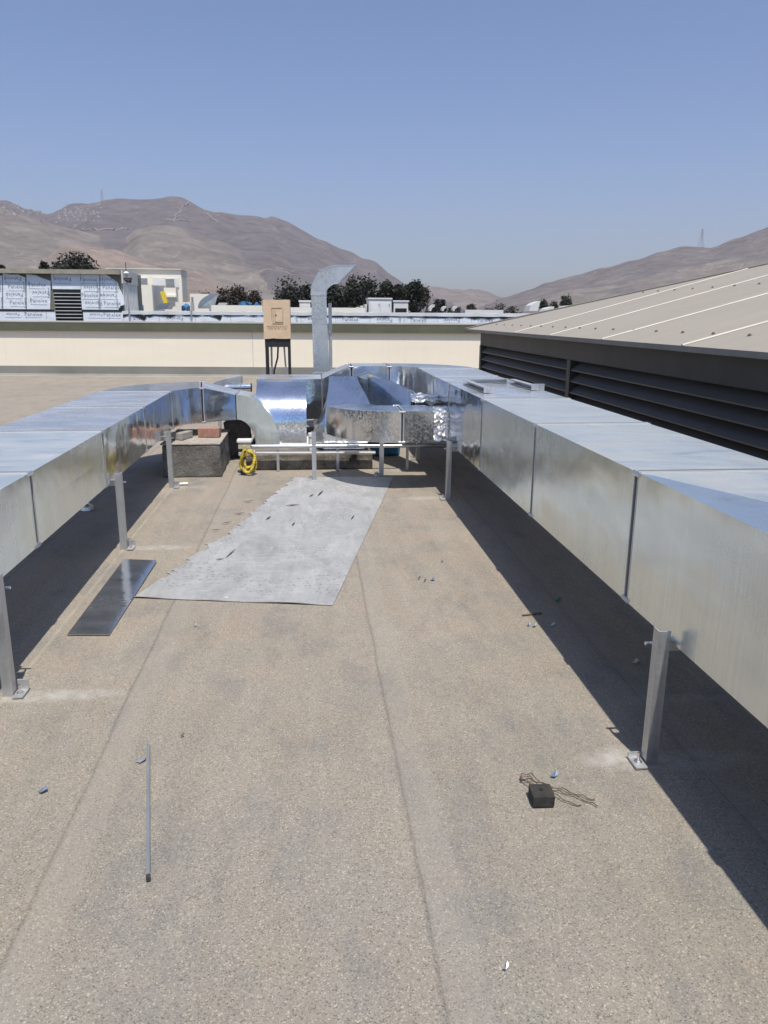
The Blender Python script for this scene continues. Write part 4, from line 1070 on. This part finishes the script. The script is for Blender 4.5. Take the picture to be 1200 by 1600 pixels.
# ================================================================== TREES
def tree(px, ytop, wpx, Y, label, mat='leaf_dark', ragged_=.35, seed=0, n=1500, name='tree', lobes=7, flat=1.0):
    random.seed(seed+int(px)*3)
    base = at(px, 490, Y); ht = at(px, ytop, Y).z - GZ; wd = wpx/FPX*Y
    t = thing(name, label, 'tree', (base.x, Y, GZ), 'trees beyond the far roofs')
    b = B(); top = ht*.72
    b.tube([(base.x, Y, GZ), (base.x+.1, Y, GZ+ht*.4), (base.x-.05, Y, GZ+top)], [ht*.03, ht*.02, ht*.008], 8)
    for k in range(5):
        a = k*1.3+seed; z0 = GZ+ht*(.35+.07*k)
        b.tube([(base.x, Y, z0), (base.x+math.cos(a)*wd*.2, Y+math.sin(a)*wd*.2, z0+ht*.12), (base.x+math.cos(a)*wd*.36, Y+math.sin(a)*wd*.36, z0+ht*.25)], [ht*.012, ht*.008, ht*.003], 5)
    b.build('trunk', 'bark', t)
    b = B(); blobs = []
    ch = min(ht*.62, wd*1.1*flat)
    cz = GZ + ht - ch/2
    for k in range(lobes):
        a = random.uniform(0, 6.28); rr = wd*.30*math.sqrt(random.random())
        hz = random.uniform(-.5, .32)*ch
        blobs.append((base.x+rr*math.cos(a), Y+rr*math.sin(a), cz+hz, wd*random.uniform(.16, .27), ch*random.uniform(.14, .24)))
    blobs += [(base.x, Y, cz, wd*.43, ch*.48)]*max(3, lobes//2)
    blobs.append((base.x-wd*.3, Y, cz-ch*.15, wd*.2, ch*.25)); blobs.append((base.x+wd*.3, Y, cz-ch*.12, wd*.2, ch*.25))
    ls = max(.26, Y/FPX*3.6)
    for k in range(int(n*2.6)):
        bl = random.choice(blobs)
        v = Vector((random.gauss(0, 1), random.gauss(0, 1), random.gauss(0, 1))).normalized()
        rad = random.uniform(.15, 1.0)**.6 + (random.uniform(0, ragged_) if random.random() < .2 else 0)
        c = Vector((bl[0]+v.x*bl[3]*rad, bl[1]+v.y*bl[3]*rad, bl[2]+v.z*bl[4]*rad))
        s = ls*random.uniform(.5, 1.15)
        u = Vector((random.gauss(0,1), random.gauss(0,1), random.gauss(0,.7))).normalized(); w_ = u.orthogonal().normalized()
        w_.rotate(Matrix.Rotation(random.uniform(0, 6.28), 3, u))
        b.face([c-u*s*.6, c+w_*s*.3, c+u*s*.6, c-w_*s*.28])
    b.build('crown', mat, t)
    return t
tree(126, 390, 78, 62, 'big rounded dark tree rising over the wrapped block lid', seed=33, n=2900, lobes=12, flat=.85, ragged_=.10)
tree(76, 409, 14, 60, 'small spiky dark tree left of the big rounded tree', seed=2, n=260)
tree(11, 414, 10, 60, 'tiny dark tree tip at the left edge above the concrete lid', seed=3, n=160)
tree(348, 450, 26, 75, 'thin dry tree behind the quarter-round hood', 'leaf_brown', .8, 4, 420)
tree(322, 456, 30, 78, 'sparse low dry tree left of the thin dry tree', 'leaf_brown', .8, 41, 350)
tree(372, 444, 34, 72, 'dark brownish tree left of the cardboard box', 'leaf_brown', .5, 5, 900)
tree(398, 452, 22, 74, 'ragged dry tree close to the cardboard box', 'leaf_brown', .8, 6, 380)
tree(452, 434, 54, 66, 'dense dark tree between the cardboard box and the vent stack', seed=7, n=1700, lobes=9)
tree(487, 440, 34, 68, 'dark tree hidden behind the vent stack', seed=8, n=900)
tree(528, 440, 44, 66, 'dark tree directly right of the vent stack', seed=9, n=1200)
tree(566, 429, 62, 65, 'tallest dark tree right of the vent stack under the ridge', seed=10, n=2200, lobes=11)
tree(604, 438, 30, 64, 'narrow dark tree behind the large white air unit', seed=11, n=900)
tree(622, 443, 26, 64, 'narrow dark tree behind the black-grille air unit', seed=12, n=700)
tree(646, 439, 42, 66, 'dark tree with a dry right side at the end of the row', seed=13, n=1500)
tree(660, 447, 24, 67, 'bare brownish tree at the right end of the row', 'leaf_brown', .9, 14, 420)
tree(687, 466, 22, 90, 'small cone-shaped dark tree beyond the hooked vents', seed=15, n=500)
for i, (px, yt, wp, lab, mt) in enumerate(((672, 476, 16, 'low dusty shrub left of the cone-shaped tree', 'leaf_mid'), (712, 477, 28, 'low dusty shrub right of the cone-shaped tree', 'leaf_mid'), (736, 474, 15, 'round grey-green shrub alone in the valley', 'leaf_mid'),
        (765, 479, 26, 'low brown bush at the valley left end of the hedge', 'leaf_brown'), (780, 473, 30, 'brown bush in the middle of the valley hedge', 'leaf_brown'), (803, 476, 30, 'brown bush at the right end of the valley hedge', 'leaf_brown'),
        (849, 468, 14, 'upright dusty tree above the low pale hood', 'leaf_mid'), (864, 470, 18, 'dusty bush between the upright tree and the round tree', 'leaf_mid'), (884, 460, 19, 'round dark tree just over the hip edge', 'leaf_mid'))):
    tree(px, yt, wp, 120, lab, mt, .5, 20+i, 330)

# ================================================================== FAR THINGS ON THE HILLS
deps = bpy.context.evaluated_depsgraph_get(); deps.update()
def hill_hit(px, py):
    hit, loc, nrm, idx, ob, mx = SC.ray_cast(deps, Vector((0, 0, CAM_H)) + ray(px, py)*300, ray(px, py).normalized())
    return loc if hit and ob.name.endswith('hill') or (hit and 'hill' in ob.name) else None
def pylon(px, pytop, pybase, label, wpx):
    p = None
    for dy in range(0, 12):
        p = hill_hit(px, pybase+dy)
        if p: break
    if p is None: p = at(px, pybase, 1900)
    Y = p.y; zt = at(px, pytop, Y).z; wd = wpx/FPX*Y; rr = Y/FPX*.28
    t = thing('power_pylon', label, 'pylon', p, 'power pylons on the hills')
    b = B(); H = zt-p.z
    for sx in (-1, 1):
        for sy in (-1, 1): b.tube([p+Vector((sx*wd/2, sy*wd/2, -3)), p+Vector((sx*wd*.13, sy*wd*.13, H*.65)), p+Vector((sx*wd*.06, sy*wd*.06, H))], rr, 4)
    for k in range(7):
        f0, f1 = k/7, (k+1)/7; w0, w1 = wd*(.5-.42*f0), wd*(.5-.42*f1)
        b.tube([p+Vector((-w0, -w0, H*f0)), p+Vector((w1, -w1, H*f1))], rr*.6, 4); b.tube([p+Vector((w0, -w0, H*f0)), p+Vector((-w1, -w1, H*f1))], rr*.6, 4)
    b.build('tower', 'steel', t)
    b = B()
    for k, f0 in enumerate((.68, .82, .95)): b.tube([p+Vector((-wd*.42, 0, H*f0)), p+Vector((wd*.42, 0, H*f0))], rr, 4)
    b.build('cross_arm', 'steel', t)
pylon(160, 296, 316, 'faint power pylon on the left mountain ridge', 5)
pylon(1095, 357, 383, 'power pylon on the crest of the right hill', 7)
for pts in ([(292,307.5),(296,314),(289,322),(283,330),(276,337),(270,345)], [(262,346),(280,345),(300,345)], [(118,359),(150,360),(185,359),(212,358)], [(300,310),(312,322),(325,336),(340,350)]):
    P = [q for q in (hill_hit(pts[k][0]+(pts[k+1][0]-pts[k][0])*u/6, pts[k][1]+(pts[k+1][1]-pts[k][1])*u/6) for k in range(len(pts)-1) for u in range(6)) if q]
    P = [q + Vector((random.uniform(-7, 7), 0, random.uniform(-3, 3))) for q in P]
    if len(P) < 4: continue
    b = B(); up = Vector((0, -.7, 1.0)).normalized()
    for p, q in zip(P, P[1:]):
        if (q-p).length > 220: continue
        d = (q-p).normalized(); n_ = d.cross(up).normalized()*1.5
        b.face([p-n_+up*2.5, p+n_+up*2.5, q+n_+up*2.5, q-n_+up*2.5])
    struct(b.build('hill_path', 'hillpath'))
random.seed(21)
hm = [None]
spots = []
for k in range(95):
    px = random.gauss(118, 22); py = random.gauss(333, 8)
    if px < 62 or px > 168 or py < 321: continue
    spots.append((px, py))
for k in range(45): spots.append((random.uniform(2, 70), random.uniform(316, 336)))
shades = [plain('hut_pale', (.46, .43, .40)), plain('hut_grey', (.36, .35, .34)), plain('hut_clay', (.36, .24, .18)), plain('hut_blue', (.28, .31, .35))]
protos = []
for mt_ in shades:
    b = B(); b.box((-4, -3.5, -3), (4, 3.5, 4)); b.prism([(-4.3,-3.8,4.05),(4.3,-3.8,4.05),(4.3,3.8,5.2),(-4.3,3.8,5.2)], (0, 0, .4))
    o = b.build('hillside_house', mt_); protos.append(o); o['group'] = 'tiny houses scattered on the left mountain'
used = set()
for i, (px, py) in enumerate(spots):
    p = hill_hit(px, py)
    if p is None: continue
    k = random.choice((0, 0, 1, 1, 2, 3))
    o = protos[k] if k not in used else protos[k].copy()
    if k in used: COL.objects.link(o)
    used.add(k)
    o.location = p; o.rotation_euler = (0, 0, random.uniform(0, 3)); s = random.uniform(.45, .9); o.scale = (s, s, s)
    tag(o, 'tiny far house in the settlement on the left mountain', 'house', 'tiny houses scattered on the left mountain')
for k in range(4):
    if k not in used: bpy.data.objects.remove(protos[k])

# ================================================================== THINGS LYING ON THE ROOF
# grey roofing sheet
random.seed(5)
bl, brr, tr, tl = Vector((-.905, 3.745)), Vector((.096, 3.558)), Vector((.735, 6.66)), Vector((-.147, 6.69))
NU, NV = 40, 170
t = thing('roofing_sheet', 'large light grey roofing sheet with torn slits and a ragged left edge', 'sheet', (-.05, 5.1, 0))
b = B(); V = []
for j in range(NV+1):
    v = j/NV; row = []
    Lp = bl.lerp(tl, v); Rp = brr.lerp(tr, v)
    mid = [(0, 0), (.3, .035), (.42, .06), (.52, .05), (.62, .035), (.75, .02), (.9, .02), (1, 0)]
    rag = interp(mid, v) + (noise.noise(Vector((v*30, 0, 2)))*.05 + noise.noise(Vector((v*90, 4, 2)))*.03 + noise.noise(Vector((v*260, 7, 2)))*.022)*(1 if .1 < v < .97 else .1)
    for i in range(NU+1):
        u = i/NU; uu = rag + (1-rag)*u
        p = Lp.lerp(Rp, uu); z = .0055 + .004*max(0, noise.noise(Vector((p.x*5, p.y*2.5, 0)))) + (.010*max(0, noise.noise(Vector((p.x*4, 9, 1)))+.25) if j == 0 else 0)
        row.append(b.bm.verts.new((p.x, p.y, z)))
    V.append(row)
for j in range(NV):
    for i in range(NU): b.bm.faces.new((V[j][i], V[j][i+1], V[j+1][i+1], V[j+1][i]))
ret = bmesh.ops.extrude_face_region(b.bm, geom=b.bm.faces[:])
for g in ret['geom']:
    if isinstance(g, bmesh.types.BMVert): g.co.z -= .003
b.build('membrane', 'sheet', t)
b = B()
for (pxa, pya, pxb, pyb, wd) in ((483,776,490,772,.012),(496,775,505,766,.016),(445,790,468,788,.02),(415,812,424,806,.012),(456,821,461,816,.012),(337,874,350,873,.012),(352,872,368,858,.008),(380,784,396,782,.014),(366,803,382,801,.016),(346,818,362,815,.012),(548,812,554,804,.008),(330,828,345,827,.01)):
    a_, c_ = atz(pxa, pya, .012), atz(pxb, pyb, .012); d = (c_-a_).normalized(); n_ = Vector((-d.y, d.x, 0))*wd
    m_ = (a_+c_)/2
    b.prism([a_, m_+n_*.5+Vector((0,0,.0)), c_, m_-n_*.5], (0, 0, .0015))
each(b, 'torn_slit', 'crack', t)
# dark steel plate
b = B(); b.prism([(-1.097,3.286,.006),(-.909,3.27,.006),(-.900,4.33,.012),(-1.094,4.37,.012)], (0, 0, .002)); 
o = b.build('steel_plate', 'plate', None, origin=(-1.0, 3.8, 0)); tag(o, 'narrow dark mirror-like steel plate lying beside the grey roofing sheet', 'plate')
# steel rod
t = thing('steel_rod', 'thin galvanised steel rod lying alone on the near roof floor', 'rod', (-.49, 2.0, 0))
b = B(); b.tube([(-.553, 2.326, .011), (-.430, 1.700, .011)], .0052, 10); b.build('shaft', 'rod', t, smooth=True)
b = B(); b.tube([(-.430, 1.700, .011), (-.427, 1.686, .011)], .0058, 10); b.build('dark_end', 'crack', t)
b = B(); b.prism([(-.575,2.235,.006),(-.548,2.26,.012),(-.545,2.24,.010),(-.56,2.228,.005)], (0, 0, .001)); tag(b.build('foil_scrap', 'scrap', None, origin=(-.56, 2.24, 0)), 'small white foil scrap touching the steel rod', 'scrap', 'scraps on the roof floor')
# black block with wire
t = thing('black_block', 'small soot-black square block with wire tied through it, on the roof floor', 'block', (.66, 1.93, 0))
b = B(); b.box((-.0325, -.032, .004), (.0325, .032, .040), .003, Matrix.Rotation(-.05, 3, 'Z').to_4x4())
for v in b.bm.verts: v.co += noise.noise_vector(v.co*30)*.002 + Vector((.662, 1.925, 0))
blk = b.build('body', 'darkwood', t)
b = B(); b.box((.655, 1.922, .0405), (.665, 1.932, .0425)); b.build('hole', 'blackhole', blk)
b = B()
def wirepath(pts, ph):
    out = []
    for (p, q) in zip(pts, pts[1:]):
        for k in range(8):
            u = k/8; P = Vector(p).lerp(Vector(q), u); w_ = (len(out)*.8+ph)
            out.append(P+Vector((math.cos(w_)*.0026, math.sin(w_)*.0026, math.sin(w_)*.002)))
    return out
for ph in (0, math.pi):
    sp = .009 if ph == 0 else -.009
    b.tube(wirepath([(.690,1.962,.03),(.655,1.99+sp*2,.022),(.628,2.025,.012),(.635,2.045+sp,.010),(.665,2.035+sp*2,.012),(.692,1.975,.02),(.74,1.965+sp,.008),(.79,1.925+sp,.007),(.825,1.895+sp*2,.006)], ph), .0016, 5)
    if ph == 0: b.tube(wirepath([(.694,1.935,.035),(.715,1.925+sp,.012),(.745,1.885+sp*2,.007),(.775,1.855+sp*4,.006)], ph+1), .0016, 5)
b.build('tie_wire', 'wire', t)
# scraps
for i, (px, py, s, mt, lab) in enumerate(((67, 1236, .022, 'scrapblue', 'blue-grey folded film scrap near the left photo edge'), (866, 1212, .02, 'scrapblue', 'light blue film scrap just beyond the black block'), (790, 1513, .011, 'scrap', 'tiny shiny scrap near the bottom of the roof floor'),
        (835, 978, .018, 'scrap', 'small pale scrap at the shadow edge of the right duct'), (826, 977, .014, 'scrapblue', 'small grey-blue scrap next to the pale one at the shadow edge'), (872, 938, .028, 'green', 'piece of green glass in the shade of the right duct'),
        (993, 1035, .022, 'scrap', 'crumpled clear scrap in the shade near the nearest right post'), (676, 906, .022, 'scrapblue', 'small blue-grey flake on the sunny floor mid roof'), (664, 908, .012, 'crack', 'tiny dark crumb beside the blue-grey flake'), (655, 904, .012, 'crack', 'tiny dark crumb farthest left by the flake'),
        (305, 978, .012, 'scrap', 'small white crumb below the roofing sheet'), (285, 1150, .010, 'wire', 'tiny brown leaf scrap right of the steel rod'), (691, 877, .016, 'scrapblue', 'small flake farther up the sunny floor'), (864, 977, .02, 'scrap', 'pale curled scrap inside the shade edge'), (120, 1008, .0, 'scrap', ''))):
    if s == 0: continue
    s *= .6
    p = atz(px, py, .006); random.seed(i+70)
    b = B(); b.prism([p+Vector((-s*1.1, -.2*s, .0)), p+Vector((-.1*s, -s*.9, .003)), p+Vector((s*1.0, -.1*s, .008)), p+Vector((s*.7, s*.8, .012)), p+Vector((-.3*s, s*.5, .004))], (0, 0, .0012))
    tag(b.build('floor_scrap', mt, None, origin=(p.x, p.y, 0)), lab, 'scrap', 'scraps on the roof floor')
b = B(); p = atz(136, 797, 0)
b.tube([p+Vector((0,0,.004)), p+Vector((0,0,.03)), p+Vector((0,0,.05))], [.05, .045, .02], 14)
tag(b.build('metal_cap', 'bolt', None, origin=p, smooth=True), 'small shiny metal cap in the shade under the left duct', 'cap')
b = B(); p = atz(705, 848, .003); q = atz(795, 930, .003); b.tube([(1.0, 3.35, .006), (1.1, 3.37, .007)], .004, 6); tag(b.build('stick', 'wire', None, origin=(1.05, 3.36, 0)), 'thin brown twig on the shadow edge of the right duct', 'twig')
for (px, py, lab) in ((280, 759, 'small white sealant tube by the far left post'),):
    p = atz(px, py, 0); b = B(); b.tube([p+Vector((-.02,0,.014)), p+Vector((.07,.02,.014))], .011, 10); tag(b.build('sealant_tube', 'pvc', None, origin=p), lab, 'tube')

# ================================================================== HAZE
b = B(); b.box((-4500, -60, GZ-1.0), (4500, 4300, 480))
hz = b.build('haze', 'white'); hz['kind'] = 'stuff'
hmz = bpy.data.materials.new('haze_air'); hmz.use_nodes = True; hn = hmz.node_tree; hn.nodes.clear()
pv_ = hn.nodes.new('ShaderNodeVolumePrincipled'); ho = hn.nodes.new('ShaderNodeOutputMaterial')
pv_.inputs['Color'].default_value = (.97, .86, .92, 1); pv_.inputs['Density'].default_value = .00015; pv_.inputs['Anisotropy'].default_value = .2
hn.links.new(pv_.outputs[0], ho.inputs['Volume']); hz.data.materials.clear(); hz.data.materials.append(hmz)
